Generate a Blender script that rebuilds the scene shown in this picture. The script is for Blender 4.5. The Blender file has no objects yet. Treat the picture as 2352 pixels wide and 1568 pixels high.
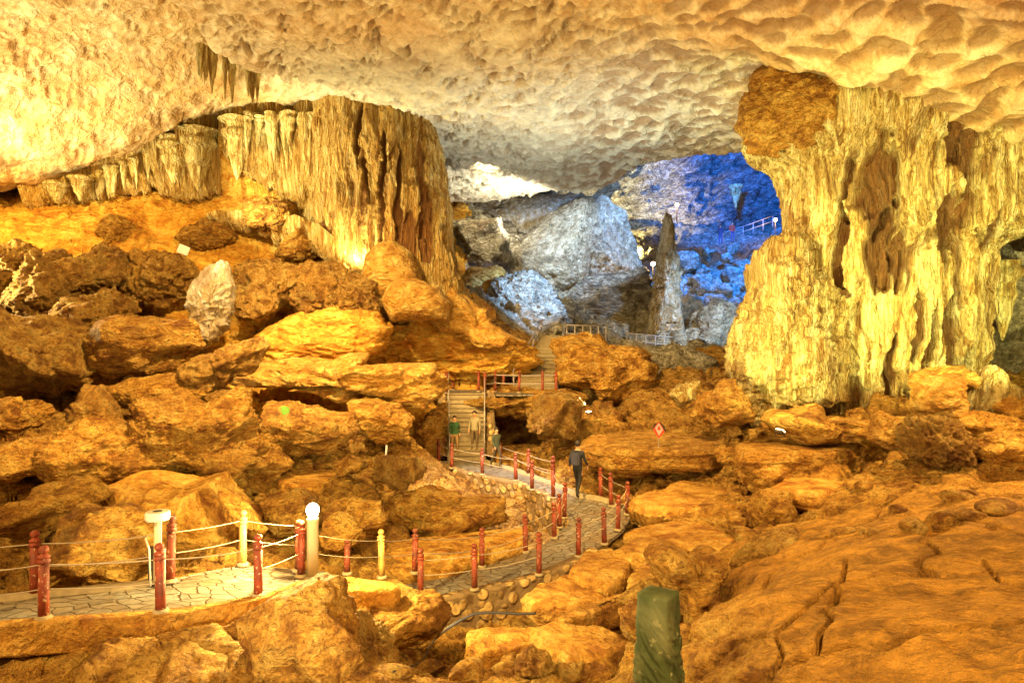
import bpy, bmesh, math, random
import numpy as np
from mathutils import Vector, Matrix
random.seed(7)
scene = bpy.context.scene
col = scene.collection
F = 1568.0            # focal length in units of a 2352 x 1568 frame (24 mm lens)

# ------------------------------------------------------------------ camera, world, light
cam_d = bpy.data.cameras.new("camera"); cam_d.lens = 24; cam_d.sensor_width = 36
cam_d.clip_start = 0.1; cam_d.clip_end = 400
cam = bpy.data.objects.new("camera", cam_d); col.objects.link(cam)
cam.location = (0, 0, 0); cam.rotation_euler = (math.radians(90), 0, 0)
scene.camera = cam
w = bpy.data.worlds.new("World"); scene.world = w; w.use_nodes = True
bg = w.node_tree.nodes["Background"]; bg.inputs[0].default_value = (1.0, 0.50, 0.14, 1); bg.inputs[1].default_value = 0.48
scene.view_settings.view_transform = 'Standard'; scene.view_settings.look = 'None'
scene.view_settings.exposure = 0.36; scene.view_settings.gamma = 1.0
scene.cycles.use_denoising = True
scene.cycles.max_bounces = 5; scene.cycles.diffuse_bounces = 4; scene.cycles.glossy_bounces = 2
scene.cycles.sample_clamp_indirect = 6.0

def P(u, v, D):
    return np.array(((u - 1176.0) * D / F, D, -(v - 784.0) * D / F))
def G(u, v, z):
    D = -z * F / (v - 784.0)
    return P(u, v, D)

def spot(name, at, to, power, color, angle=90, radius=0.15, blend=0.6):
    l = bpy.data.lights.new(name, 'SPOT'); l.energy = power; l.color = color
    l.spot_size = math.radians(angle); l.spot_blend = blend; l.shadow_soft_size = radius
    o = bpy.data.objects.new(name, l); col.objects.link(o); o.location = at
    o.rotation_euler = (Vector(to) - Vector(at)).to_track_quat('-Z', 'Y').to_euler(); return o
def point(name, at, power, color, radius=0.15):
    l = bpy.data.lights.new(name, 'POINT'); l.energy = power; l.color = color; l.shadow_soft_size = radius
    o = bpy.data.objects.new(name, l); col.objects.link(o); o.location = at; return o

WARM = (1.0, 0.65, 0.22); YEL = (1.0, 0.82, 0.36); YGR = (1.0, 0.96, 0.30); WHT = (1.0, 0.93, 0.74)
BLU = (0.0, 0.17, 1.0); CYA = (0.42, 0.66, 1.0)
UP = lambda p, h: np.array(p) + np.array((0, 0, h))
# cave floods read off the lit rock, plus unseen fill spots added for brightness
spot("flood_and_fill", (-12, 1.0, 7.2), (1, 13, -5), 8200, WARM, 100, .3)          # unseen foreground fill added behind the viewer, left
spot("flood_and_fill", (3, -2.0, 7.5), (9, 12, -4), 8500, WARM, 105, .3)            # unseen foreground fill added behind the viewer, right
spot("flood_and_fill", (-3, 5.0, -3.0), (0, 20, 10.5), 1900, (1.0, .80, .42), 140, .3)
spot("flood_and_fill", (15.5, 12, -1.0), (6, 14, 9), 1500, (1.0, .62, .30), 150, .2)  # roof above the right slab
spot("flood_and_fill", P(1290, 430, 43), P(1350, 640, 53), 6500, (.45, .68, 1.0), 70, .3)  # soft fill added in mid-air to brighten the dome
spot("flood_and_fill", P(2700, 300, 14), P(1900, 1090, 17), 5000, WARM, 90, .3)
spot("flood_and_fill", P(-300, 640, 25), P(100, 330, 25), 9000, (1.0, .86, .44), 140, .3)
spot("flood_and_fill", P(-350, 330, 26), P(350, 540, 34), 3600, (1.0, .68, .20), 100, .3)
spot("flood_and_fill", (-4.5, 15, 8.3), P(250, 860, 25), 17000, WARM, 80, .3)  # fill added high under the roof, lights the left rocks from above
spot("flood_and_fill", P(1352, 930, 27.5), P(1250, 60, 24), 3000, YEL, 120, .15)
spot("flood_and_fill", P(1300, 700, 33.5), P(1330, 300, 36), 2700, (.90, 1.0, .90), 140, .3)
spot("flood_and_fill", P(806, 618, 31.4), P(870, 400, 33.6), 1000, (1.0, .86, .36), 120, .12)
spot("flood_and_fill", P(500, 430, 29), P(720, 400, 34), 2200, (1.0, .82, .40), 110, .3)
spot("flood_and_fill", P(1640, 985, 16.5), P(1960, 560, 23), 4600, YGR, 76, .2)
spot("flood_and_fill", P(2500, 800, 15.5), P(2150, 640, 23), 3300, YGR, 70, .2)
spot("flood_and_fill", (-2.0, 17, 8.3), P(1500, 1000, 27), 11500, WARM, 85, .3)  # unseen top fill added near the roof for the right shelves
spot("flood_and_fill", (-9.0, 19, 8.3), P(900, 860, 29), 13000, (1.0, .70, .28), 80, .3)  # overhead fill added for the middle left rocks
spot("flood_and_fill", P(1250, 500, 22), P(1150, 1110, 24), 5000, (.75, .82, 1.0), 42, .3)
spot("flood_and_fill", P(1215, 520, 46.5), P(1090, 420, 50), 2600, WHT, 150, .3)
spot("flood_and_fill", P(1100, 380, 42), P(1200, 600, 52), 2400, (1.0, .82, .48), 100, .3)
spot("flood_and_fill", P(1440, 590, 64), P(1450, 510, 78), 16000, YEL, 100, .3)
spot("flood_and_fill", P(1330, 560, 37), P(1200, 700, 42), 6000, (.25, .5, 1.0), 60, .2)
spot("flood_and_fill", P(1590, 340, 49), P(1420, 540, 54), 11000, (.22, .46, 1.0), 70, .3)
spot("flood_and_fill", P(1640, 330, 50), P(1745, 440, 78), 62000, BLU, 66, .6)
spot("flood_and_fill", P(1780, 270, 47), P(1690, 640, 54), 42000, (0.01, .20, 1.0), 66, .6)
spot("flood_and_fill", P(1380, 300, 54), P(1400, 430, 76), 16000, CYA, 46, .4)
spot("flood_and_fill", P(1700, 640, 38), P(1560, 740, 46), 3000, CYA, 90, .3)
spot("flood_and_fill", P(2400, 780, 23), P(2310, 680, 28), 500, YGR, 120, .2)

# ------------------------------------------------------------------ noise in numpy
def _h(ix, iy, iz, seed):
    with np.errstate(over='ignore'):
        h = (ix.astype(np.uint32) * np.uint32(374761393) + iy.astype(np.uint32) * np.uint32(668265263)
             + iz.astype(np.uint32) * np.uint32(2246822519) + np.uint32((seed * 3266489917) & 0xffffffff))
        h = (h ^ (h >> np.uint32(13))) * np.uint32(1274126177)
        h = (h ^ (h >> np.uint32(15))) * np.uint32(2246822519)
        return h ^ (h >> np.uint32(16))
def noise(p, seed=0):
    pi = np.floor(p).astype(np.int64); f = (p - pi).astype(np.float32); pi = pi.astype(np.int32)
    s = f * f * f * (f * (f * 6 - 15) + 10); out = np.zeros(len(p), np.float32)
    for dx in (0, 1):
        wx = s[:, 0] if dx else 1 - s[:, 0]
        for dy in (0, 1):
            wy = s[:, 1] if dy else 1 - s[:, 1]
            for dz in (0, 1):
                wz = s[:, 2] if dz else 1 - s[:, 2]
                h = _h(pi[:, 0] + dx, pi[:, 1] + dy, pi[:, 2] + dz, seed)
                gx = (h & np.uint32(1023)).astype(np.float32) / 511.5 - 1
                gy = ((h >> np.uint32(10)) & np.uint32(1023)).astype(np.float32) / 511.5 - 1
                gz = ((h >> np.uint32(20)) & np.uint32(1023)).astype(np.float32) / 511.5 - 1
                out += wx * wy * wz * (gx * (f[:, 0] - dx) + gy * (f[:, 1] - dy) + gz * (f[:, 2] - dz))
    return out * 1.2
def fbm(p, seed=0, octv=4, gain=.5, lac=2.03, ridged=False):
    o = np.zeros(len(p), np.float32); a = 1.0; t = 0; q = np.array(p, dtype=np.float64)
    for k in range(octv):
        n = noise(q, seed + k * 17)
        if ridged: n = 1 - 2.6 * np.abs(n)
        o += a * n; t += a; a *= gain; q = q * lac + 11.3
    return o / t
def worley(p, seed=0, dims=3, soft=None):
    """F1, F2 and (if soft) a soft per-cell height with random tilt"""
    pi = np.floor(p).astype(np.int32); F1 = np.full(len(p), 9., np.float32); F2 = F1.copy()
    zs = (-1, 0, 1) if dims == 3 else (0,)
    W = np.zeros(len(p), np.float32); H = np.zeros(len(p), np.float32)
    for dx in (-1, 0, 1):
        for dy in (-1, 0, 1):
            for dz in zs:
                cx, cy, cz = pi[:, 0] + dx, pi[:, 1] + dy, pi[:, 2] + dz
                h = _h(cx, cy, cz, seed)
                ax = cx + (h & np.uint32(1023)) / 1023.0 - p[:, 0]
                ay = cy + ((h >> np.uint32(10)) & np.uint32(1023)) / 1023.0 - p[:, 1]
                d2 = ax * ax + ay * ay
                if dims == 3:
                    az = cz + ((h >> np.uint32(20)) & np.uint32(1023)) / 1023.0 - p[:, 2]; d2 = d2 + az * az
                d = np.sqrt(d2).astype(np.float32)
                F2 = np.minimum(F2, np.maximum(F1, d)); F1 = np.minimum(F1, d)
                if soft:
                    g = _h(cx, cy, cz, seed + 991)
                    a = (g & np.uint32(1023)).astype(np.float32) / 511.5 - 1
                    bx = ((g >> np.uint32(10)) & np.uint32(1023)).astype(np.float32) / 511.5 - 1
                    by = ((g >> np.uint32(20)) & np.uint32(1023)).astype(np.float32) / 511.5 - 1
                    ww = np.exp(-soft * d); W += ww; H += ww * (a - .9 * bx * ax - .9 * by * ay)
    return (F1, F2, H / W) if soft else (F1, F2)
def sstep(a, b, x):
    t = np.clip((x - a) / (b - a), 0, 1); return t * t * (3 - 2 * t)

# ------------------------------------------------------------------ mesh helpers
def link_mesh(name, V, faces, mat, parent=None, origin=None, stain_shade=None, smooth=True):
    V = np.asarray(V, np.float32)
    o3 = np.zeros(3) if origin is None else np.asarray(origin, float)
    me = bpy.data.meshes.new(name)
    Fa = np.asarray(faces, np.int32); n = Fa.shape[1]
    me.vertices.add(len(V)); me.vertices.foreach_set("co", (V - o3.astype(np.float32)).ravel())
    me.loops.add(Fa.size); me.loops.foreach_set("vertex_index", Fa.ravel())
    me.polygons.add(len(Fa)); me.polygons.foreach_set("loop_start", np.arange(0, Fa.size, n, dtype=np.int32))
    try: me.polygons.foreach_set("loop_total", np.full(len(Fa), n, np.int32))
    except Exception: pass
    me.update(calc_edges=True)
    if smooth: me.polygons.foreach_set("use_smooth", np.ones(len(Fa), bool))
    if stain_shade is not None:
        at = me.attributes.new("stain_shade", 'FLOAT', 'POINT'); at.data.foreach_set("value", np.asarray(stain_shade, np.float32))
    me.materials.append(mat)
    o = bpy.data.objects.new(name, me); col.objects.link(o)
    if parent is not None: o.parent = parent
    o.location = o3
    if parent is not None: o.location = o3 - np.array(parent.location)
    return o
def tag(o, label=None, cat=None, group=None, kind=None):
    if label: o["label"] = label
    if cat: o["category"] = cat
    if group: o["group"] = group
    if kind: o["kind"] = kind
    return o
def empty(name, loc, label, cat, group=None):
    o = bpy.data.objects.new(name, None); col.objects.link(o); o.location = loc; o.empty_display_size = .2
    return tag(o, label, cat, group, 'thing')
def grid_faces(nr, nc, wrap=False):
    i = np.arange(nr - 1)[:, None]; j = np.arange(nc if wrap else nc - 1)[None, :]; j2 = (j + 1) % nc
    return np.stack([i * nc + j, i * nc + j2, (i + 1) * nc + j2, (i + 1) * nc + j], -1).reshape(-1, 4)
ICO = {}
def ico(s):
    if s not in ICO:
        bm = bmesh.new(); bmesh.ops.create_icosphere(bm, subdivisions=s, radius=1)
        ICO[s] = (np.array([v.co[:] for v in bm.verts]), np.array([[v.index for v in f.verts] for f in bm.faces])); bm.free()
    return ICO[s]
def bm_obj(name, bm, mat, parent=None, loc=(0, 0, 0), smooth=False):
    me = bpy.data.meshes.new(name); bm.to_mesh(me); bm.free(); me.materials.append(mat)
    if smooth:
        for p in me.polygons: p.use_smooth = True
    o = bpy.data.objects.new(name, me); col.objects.link(o); o.location = loc
    if parent is not None: o.parent = parent
    return o
def lathe(bm, prof, n=20, c=(0, 0, 0)):
    rings = []
    for r, z in prof:
        rings.append([bm.verts.new((c[0] + r * math.cos(2 * math.pi * k / n), c[1] + r * math.sin(2 * math.pi * k / n), c[2] + z)) for k in range(n)])
    for a, b in zip(rings, rings[1:]):
        for k in range(n): bm.faces.new((a[k], a[(k + 1) % n], b[(k + 1) % n], b[k]))
    bm.faces.new(rings[0][::-1]); bm.faces.new(rings[-1])
def tube(bm, pts, r, n=8):
    pts = [Vector(p) for p in pts]; rings = []
    for i, p in enumerate(pts):
        d = (pts[min(i + 1, len(pts) - 1)] - pts[max(i - 1, 0)]).normalized()
        a = d.orthogonal().normalized() if abs(d.z) > .95 else d.cross(Vector((0, 0, 1))).normalized(); b = d.cross(a)
        rr = r[i] if isinstance(r, (list, tuple)) else r
        rings.append([bm.verts.new(p + a * (rr * math.cos(2 * math.pi * k / n)) + b * (rr * math.sin(2 * math.pi * k / n))) for k in range(n)])
    for a, b in zip(rings, rings[1:]):
        for k in range(n): bm.faces.new((a[k], a[(k + 1) % n], b[(k + 1) % n], b[k]))
    bm.faces.new(rings[0][::-1]); bm.faces.new(rings[-1])
def box(bm, c, s, rz=0, bev=0):
    m = Matrix.Translation(c) @ Matrix.Rotation(rz, 4, 'Z') @ Matrix.Diagonal((s[0], s[1], s[2], 1))
    r = bmesh.ops.create_cube(bm, size=1, matrix=m)
    if bev:
        es = list({e for v in r['verts'] for e in v.link_edges})
        bmesh.ops.bevel(bm, geom=es, offset=bev, segments=2, affect='EDGES')

# ------------------------------------------------------------------ materials
def rockmat(name, dark, mid, light, alt, sc=1.0, stretch=(1, 1, 1), bump=.6, dist=.08, stain_shade=(.10, .028, .008), pit=.5, rough=.8, contrast=(.39, .60), cavity=.85, tonecol=(1.05, 1.04, .86)):
    m = bpy.data.materials.new(name); m.use_nodes = True; N = m.node_tree.nodes; L = m.node_tree.links
    B = N["Principled BSDF"]; B.inputs["Roughness"].default_value = rough; B.inputs["Specular IOR Level"].default_value = .35
    g = N.new("ShaderNodeNewGeometry"); mp = N.new("ShaderNodeMapping"); mp.inputs["Scale"].default_value = stretch
    L.new(g.outputs["Position"], mp.inputs[0])
    def nz(s, det=8, ro=.65, src=mp, dis=0):
        n = N.new("ShaderNodeTexNoise"); n.inputs["Scale"].default_value = s; n.inputs["Detail"].default_value = det
        n.inputs["Roughness"].default_value = ro; n.inputs["Distortion"].default_value = dis
        L.new(src.outputs[0], n.inputs["Vector"]); return n
    n1 = nz(1.6 * sc, 9, .72, dis=.4); n2 = nz(.33 * sc, 4, .6)
    r = N.new("ShaderNodeValToRGB"); r.color_ramp.elements[0].position = contrast[0]; r.color_ramp.elements[1].position = contrast[1]
    r.color_ramp.elements[0].color = (*dark, 1); r.color_ramp.elements[1].color = (*light, 1)
    e = r.color_ramp.elements.new((contrast[0] + contrast[1]) / 2); e.color = (*mid, 1)
    L.new(n1.outputs["Fac"], r.inputs[0])
    r2 = N.new("ShaderNodeMapRange"); r2.inputs[1].default_value = .48; r2.inputs[2].default_value = .66; r2.inputs[4].default_value = .75
    L.new(n2.outputs["Fac"], r2.inputs[0])
    mx = N.new("ShaderNodeMix"); mx.data_type = 'RGBA'; L.new(r2.outputs[0], mx.inputs["Factor"])
    L.new(r.outputs[0], mx.inputs["A"])
    mul = N.new("ShaderNodeMix"); mul.data_type = 'RGBA'; mul.blend_type = 'MULTIPLY'; mul.inputs["Factor"].default_value = .6
    mul.inputs["A"].default_value = (*alt, 1); L.new(r.outputs[0], mul.inputs["B"])
    mulb = N.new("ShaderNodeMix"); mulb.data_type = 'RGBA'; mulb.inputs["Factor"].default_value = .45
    mulb.inputs["A"].default_value = (*alt, 1); L.new(r.outputs[0], mulb.inputs["B"])
    L.new(mulb.outputs["Result"], mx.inputs["B"])
    oi = N.new("ShaderNodeObjectInfo"); rm = N.new("ShaderNodeMapRange"); rm.inputs[3].default_value = .84; rm.inputs[4].default_value = 1.16; L.new(oi.outputs["Random"], rm.inputs[0])
    vr = N.new("ShaderNodeVectorMath"); vr.operation = 'SCALE'; L.new(mx.outputs["Result"], vr.inputs[0]); L.new(rm.outputs[0], vr.inputs["Scale"])
    ta = N.new("ShaderNodeAttribute"); ta.attribute_name = "tone"; tm = N.new("ShaderNodeMix"); tm.data_type = 'RGBA'; L.new(ta.outputs["Fac"], tm.inputs["Factor"])
    L.new(vr.outputs[0], tm.inputs["A"]); tg = N.new("ShaderNodeMix"); tg.data_type = 'RGBA'; tg.blend_type = 'MULTIPLY'; tg.inputs["Factor"].default_value = 1
    bwn = N.new("ShaderNodeRGBToBW"); L.new(r.outputs[0], bwn.inputs[0]); bw2 = N.new('ShaderNodeMath'); bw2.operation = 'MULTIPLY_ADD'; bw2.inputs[1].default_value = .55; bw2.inputs[2].default_value = .17; L.new(bwn.outputs[0], bw2.inputs[0]); bwn = bw2; L.new(bwn.outputs[0], tg.inputs["A"]); tg.inputs["B"].default_value = (*tonecol, 1); L.new(tg.outputs["Result"], tm.inputs["B"])
    mx = tm
    at = N.new("ShaderNodeAttribute"); at.attribute_name = "stain_shade"
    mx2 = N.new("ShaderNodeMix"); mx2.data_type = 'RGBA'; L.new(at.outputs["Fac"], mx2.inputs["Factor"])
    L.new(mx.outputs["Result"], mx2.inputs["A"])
    st = N.new("ShaderNodeMix"); st.data_type = 'RGBA'; st.inputs["A"].default_value = (*stain_shade, 1)
    st.inputs["B"].default_value = (stain_shade[0] * 1.9, stain_shade[1] * 2.0, stain_shade[2] * 2, 1); L.new(n1.outputs["Fac"], st.inputs["Factor"])
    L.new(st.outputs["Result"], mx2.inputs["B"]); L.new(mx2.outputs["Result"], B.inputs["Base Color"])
    n3 = nz(3.2 * sc, 12, .62, dis=.25); n3.noise_type = 'RIDGED_MULTIFRACTAL'; n3.inputs['Lacunarity'].default_value = 2.1; n3.inputs['Offset'].default_value = .9; n3.inputs['Gain'].default_value = 1.6
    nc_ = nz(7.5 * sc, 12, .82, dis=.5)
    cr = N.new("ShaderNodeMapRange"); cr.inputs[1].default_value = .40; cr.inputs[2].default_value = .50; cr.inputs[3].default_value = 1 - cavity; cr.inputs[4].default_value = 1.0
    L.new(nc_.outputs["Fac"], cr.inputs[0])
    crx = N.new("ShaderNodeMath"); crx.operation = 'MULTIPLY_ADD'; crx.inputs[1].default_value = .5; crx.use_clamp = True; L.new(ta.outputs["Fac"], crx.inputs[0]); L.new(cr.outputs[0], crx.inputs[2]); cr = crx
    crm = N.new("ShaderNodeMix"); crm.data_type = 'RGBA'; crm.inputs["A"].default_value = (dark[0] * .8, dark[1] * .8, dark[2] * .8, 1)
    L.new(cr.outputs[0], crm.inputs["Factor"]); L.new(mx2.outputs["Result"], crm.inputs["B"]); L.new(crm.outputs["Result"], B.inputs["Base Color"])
    vo = N.new("ShaderNodeTexVoronoi"); vo.inputs["Scale"].default_value = 4.5 * sc; vo.inputs["Randomness"].default_value = 1
    wv = N.new("ShaderNodeVectorMath"); wv.operation = 'ADD'; sc3 = N.new("ShaderNodeVectorMath"); sc3.operation = 'SCALE'; sc3.inputs["Scale"].default_value = .5
    L.new(n3.outputs["Color"], sc3.inputs[0]); L.new(mp.outputs[0], wv.inputs[0]); L.new(sc3.outputs[0], wv.inputs[1]); L.new(wv.outputs[0], vo.inputs["Vector"])
    pm = N.new("ShaderNodeMath"); pm.operation = 'MULTIPLY_ADD'; pm.inputs[1].default_value = pit; L.new(vo.outputs["Distance"], pm.inputs[0]); L.new(n3.outputs["Fac"], pm.inputs[2])
    a2 = N.new("ShaderNodeMath"); a2.operation = 'MULTIPLY_ADD'; a2.inputs[1].default_value = 1.3; L.new(n1.outputs["Fac"], a2.inputs[0]); L.new(pm.outputs[0], a2.inputs[2])
    a3 = N.new("ShaderNodeMath"); a3.operation = 'MULTIPLY_ADD'; a3.inputs[1].default_value = .5; L.new(nc_.outputs["Fac"], a3.inputs[0]); L.new(a2.outputs[0], a3.inputs[2]); a2 = a3
    bp = N.new("ShaderNodeBump"); bp.inputs["Strength"].default_value = bump; bp.inputs["Distance"].default_value = dist
    L.new(a2.outputs[0], bp.inputs["Height"]); L.new(bp.outputs[0], B.inputs["Normal"])
    return m
def plain(name, c, rough=.5, metal=0, emit=None, es=0, noise_amt=.25, nscale=30):
    m = bpy.data.materials.new(name); m.use_nodes = True; N = m.node_tree.nodes; L = m.node_tree.links
    B = N["Principled BSDF"]; B.inputs["Roughness"].default_value = rough; B.inputs["Metallic"].default_value = metal
    n = N.new("ShaderNodeTexNoise"); n.inputs["Scale"].default_value = nscale; n.inputs["Detail"].default_value = 6
    tc = N.new("ShaderNodeTexCoord"); L.new(tc.outputs["Object"], n.inputs["Vector"])
    mx = N.new("ShaderNodeMix"); mx.data_type = 'RGBA'; L.new(n.outputs["Fac"], mx.inputs["Factor"])
    mx.inputs["A"].default_value = (*[x * (1 - noise_amt) for x in c], 1); mx.inputs["B"].default_value = (*[min(1, x * (1 + noise_amt)) for x in c], 1)
    L.new(mx.outputs["Result"], B.inputs["Base Color"])
    if emit: B.inputs["Emission Color"].default_value = (*emit, 1); B.inputs["Emission Strength"].default_value = es
    return m
M = {}
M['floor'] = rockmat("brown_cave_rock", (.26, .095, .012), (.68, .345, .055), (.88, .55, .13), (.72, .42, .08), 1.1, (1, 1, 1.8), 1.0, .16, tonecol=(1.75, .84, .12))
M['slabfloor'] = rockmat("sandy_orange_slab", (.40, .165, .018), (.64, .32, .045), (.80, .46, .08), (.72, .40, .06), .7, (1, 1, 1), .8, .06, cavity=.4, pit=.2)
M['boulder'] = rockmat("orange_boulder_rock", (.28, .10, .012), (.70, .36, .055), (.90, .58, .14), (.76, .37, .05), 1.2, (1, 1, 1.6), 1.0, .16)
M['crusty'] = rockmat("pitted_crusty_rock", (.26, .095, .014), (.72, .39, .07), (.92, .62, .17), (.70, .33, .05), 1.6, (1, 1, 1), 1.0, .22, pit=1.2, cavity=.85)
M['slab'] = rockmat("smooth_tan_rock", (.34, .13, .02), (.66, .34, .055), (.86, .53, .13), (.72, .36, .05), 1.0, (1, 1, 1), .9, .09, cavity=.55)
M['ceil'] = rockmat("scalloped_limestone", (.48, .28, .10), (.70, .52, .25), (.86, .74, .47), (.72, .40, .13), .7, (1, 1, 1), .7, .07, pit=.3, contrast=(.33, .6), stain_shade=(.17, .085, .030), cavity=.35)
M['flow'] = rockmat("yellow_flowstone", (.30, .16, .035), (.76, .60, .22), (.94, .88, .48), (.70, .44, .10), 1.0, (2.6, 2.6, .24), 1.0, .09, pit=.3, cavity=.8, stain_shade=(.12, .040, .010))
M['flowwarm'] = rockmat("orange_ribbed_flowstone", (.36, .17, .03), (.72, .47, .12), (.88, .72, .32), (.70, .36, .06), 1.0, (3.2, 3.2, .30), 1.0, .12, pit=.3, cavity=.7, stain_shade=(.16, .055, .010))
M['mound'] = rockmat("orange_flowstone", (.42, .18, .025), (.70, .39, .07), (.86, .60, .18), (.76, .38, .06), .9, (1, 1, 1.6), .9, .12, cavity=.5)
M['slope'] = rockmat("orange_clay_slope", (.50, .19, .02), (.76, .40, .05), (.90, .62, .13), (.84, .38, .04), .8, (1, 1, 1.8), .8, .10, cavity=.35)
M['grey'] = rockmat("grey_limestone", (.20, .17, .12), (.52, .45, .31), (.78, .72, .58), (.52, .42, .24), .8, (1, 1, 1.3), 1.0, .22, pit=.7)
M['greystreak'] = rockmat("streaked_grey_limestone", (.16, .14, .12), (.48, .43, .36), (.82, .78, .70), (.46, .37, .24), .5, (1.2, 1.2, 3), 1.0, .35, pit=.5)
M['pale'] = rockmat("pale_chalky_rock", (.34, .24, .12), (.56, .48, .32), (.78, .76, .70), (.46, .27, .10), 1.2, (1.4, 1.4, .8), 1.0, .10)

# paving: irregular flagstones with mortar
def pavemat():
    m = bpy.data.materials.new("flagstone_paving"); m.use_nodes = True; N = m.node_tree.nodes; L = m.node_tree.links
    B = N["Principled BSDF"]; B.inputs["Roughness"].default_value = .55
    g = N.new("ShaderNodeNewGeometry"); n = N.new("ShaderNodeTexNoise"); n.inputs["Scale"].default_value = 2.2; n.inputs["Detail"].default_value = 3
    L.new(g.outputs["Position"], n.inputs["Vector"])
    s = N.new("ShaderNodeVectorMath"); s.operation = 'SCALE'; s.inputs["Scale"].default_value = .35; L.new(n.outputs["Color"], s.inputs[0])
    a = N.new("ShaderNodeVectorMath"); a.operation = 'ADD'; L.new(g.outputs["Position"], a.inputs[0]); L.new(s.outputs[0], a.inputs[1])
    mp = N.new("ShaderNodeMapping"); mp.inputs["Scale"].default_value = (1.0, 1.6, 1); L.new(a.outputs[0], mp.inputs[0])
    v = N.new("ShaderNodeTexVoronoi"); v.feature = 'DISTANCE_TO_EDGE'; v.inputs["Scale"].default_value = 3.3; v.voronoi_dimensions = '2D'; L.new(mp.outputs[0], v.inputs["Vector"])
    v2 = N.new("ShaderNodeTexVoronoi"); v2.inputs["Scale"].default_value = 3.3; v2.voronoi_dimensions = '2D'; L.new(mp.outputs[0], v2.inputs["Vector"])
    r = N.new("ShaderNodeMapRange"); r.inputs[1].default_value = .015; r.inputs[2].default_value = .075; L.new(v.outputs["Distance"], r.inputs[0])
    hs = N.new("ShaderNodeMix"); hs.data_type = 'RGBA'; hs.inputs["A"].default_value = (.14, .125, .10, 1); hs.inputs["B"].default_value = (.26, .24, .205, 1)
    L.new(v2.outputs["Color"], hs.inputs["Factor"])
    n2 = N.new("ShaderNodeTexNoise"); n2.inputs["Scale"].default_value = 9; n2.inputs["Detail"].default_value = 8; L.new(g.outputs["Position"], n2.inputs["Vector"])
    ml = N.new("ShaderNodeMix"); ml.data_type = 'RGBA'; ml.blend_type = 'OVERLAY'; ml.inputs["Factor"].default_value = .8; L.new(hs.outputs["Result"], ml.inputs["A"]); L.new(n2.outputs["Fac"], ml.inputs["B"])
    nd = N.new("ShaderNodeTexNoise"); nd.inputs["Scale"].default_value = 1.1; nd.inputs["Detail"].default_value = 6; nd.inputs["Roughness"].default_value = .7; L.new(g.outputs["Position"], nd.inputs["Vector"])
    dm_ = N.new("ShaderNodeMapRange"); dm_.inputs[1].default_value = .42; dm_.inputs[2].default_value = .62; dm_.inputs[4].default_value = .7; L.new(nd.outputs["Fac"], dm_.inputs[0])
    dx_ = N.new("ShaderNodeMix"); dx_.data_type = 'RGBA'; L.new(dm_.outputs[0], dx_.inputs["Factor"]); L.new(ml.outputs["Result"], dx_.inputs["A"]); dx_.inputs["B"].default_value = (.20, .12, .045, 1); ml = dx_
    mm = N.new("ShaderNodeMix"); mm.data_type = 'RGBA'; mm.inputs["A"].default_value = (.10, .06, .025, 1); L.new(r.outputs[0], mm.inputs["Factor"]); L.new(ml.outputs["Result"], mm.inputs["B"])
    L.new(mm.outputs["Result"], B.inputs["Base Color"])
    ad = N.new("ShaderNodeMath"); ad.operation = 'MULTIPLY_ADD'; ad.inputs[1].default_value = .35; L.new(n2.outputs["Fac"], ad.inputs[0]); L.new(r.outputs[0], ad.inputs[2])
    b = N.new("ShaderNodeBump"); b.inputs["Strength"].default_value = .9; b.inputs["Distance"].default_value = .035; L.new(ad.outputs[0], b.inputs["Height"]); L.new(b.outputs[0], B.inputs["Normal"])
    return m
M['pave'] = pavemat()
def rubblemat():
    m = bpy.data.materials.new("rubble_masonry"); m.use_nodes = True; N = m.node_tree.nodes; L = m.node_tree.links
    B = N["Principled BSDF"]; B.inputs["Roughness"].default_value = .85
    g = N.new("ShaderNodeNewGeometry")
    v = N.new("ShaderNodeTexVoronoi"); v.inputs["Scale"].default_value = 3.4; L.new(g.outputs["Position"], v.inputs["Vector"])
    r = N.new("ShaderNodeMapRange"); r.inputs[1].default_value = .52; r.inputs[2].default_value = .36; L.new(v.outputs["Distance"], r.inputs[0])
    n2 = N.new("ShaderNodeTexNoise"); n2.inputs["Scale"].default_value = 10; n2.inputs["Detail"].default_value = 8; L.new(g.outputs["Position"], n2.inputs["Vector"])
    hs = N.new("ShaderNodeMix"); hs.data_type = 'RGBA'; hs.inputs["A"].default_value = (.26, .14, .04, 1); hs.inputs["B"].default_value = (.62, .42, .16, 1); L.new(v.outputs["Color"], hs.inputs["Factor"])
    ml = N.new("ShaderNodeMix"); ml.data_type = 'RGBA'; ml.blend_type = 'OVERLAY'; ml.inputs["Factor"].default_value = .8; L.new(hs.outputs["Result"], ml.inputs["A"]); L.new(n2.outputs["Fac"], ml.inputs["B"])
    mm = N.new("ShaderNodeMix"); mm.data_type = 'RGBA'; mm.inputs["A"].default_value = (.22, .14, .06, 1); L.new(r.outputs[0], mm.inputs["Factor"]); L.new(ml.outputs["Result"], mm.inputs["B"])
    L.new(mm.outputs["Result"], B.inputs["Base Color"])
    ad = N.new("ShaderNodeMath"); ad.operation = 'MULTIPLY_ADD'; ad.inputs[1].default_value = .6; L.new(n2.outputs["Fac"], ad.inputs[0]); L.new(r.outputs[0], ad.inputs[2])
    b = N.new("ShaderNodeBump"); b.inputs["Strength"].default_value = 1; b.inputs["Distance"].default_value = .07; L.new(ad.outputs[0], b.inputs["Height"]); L.new(b.outputs[0], B.inputs["Normal"])
    return m
M['masonry'] = rubblemat()
M['redpost'] = plain("red_painted_post", (.23, .034, .010), .65, nscale=9, noise_amt=.65)
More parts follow.
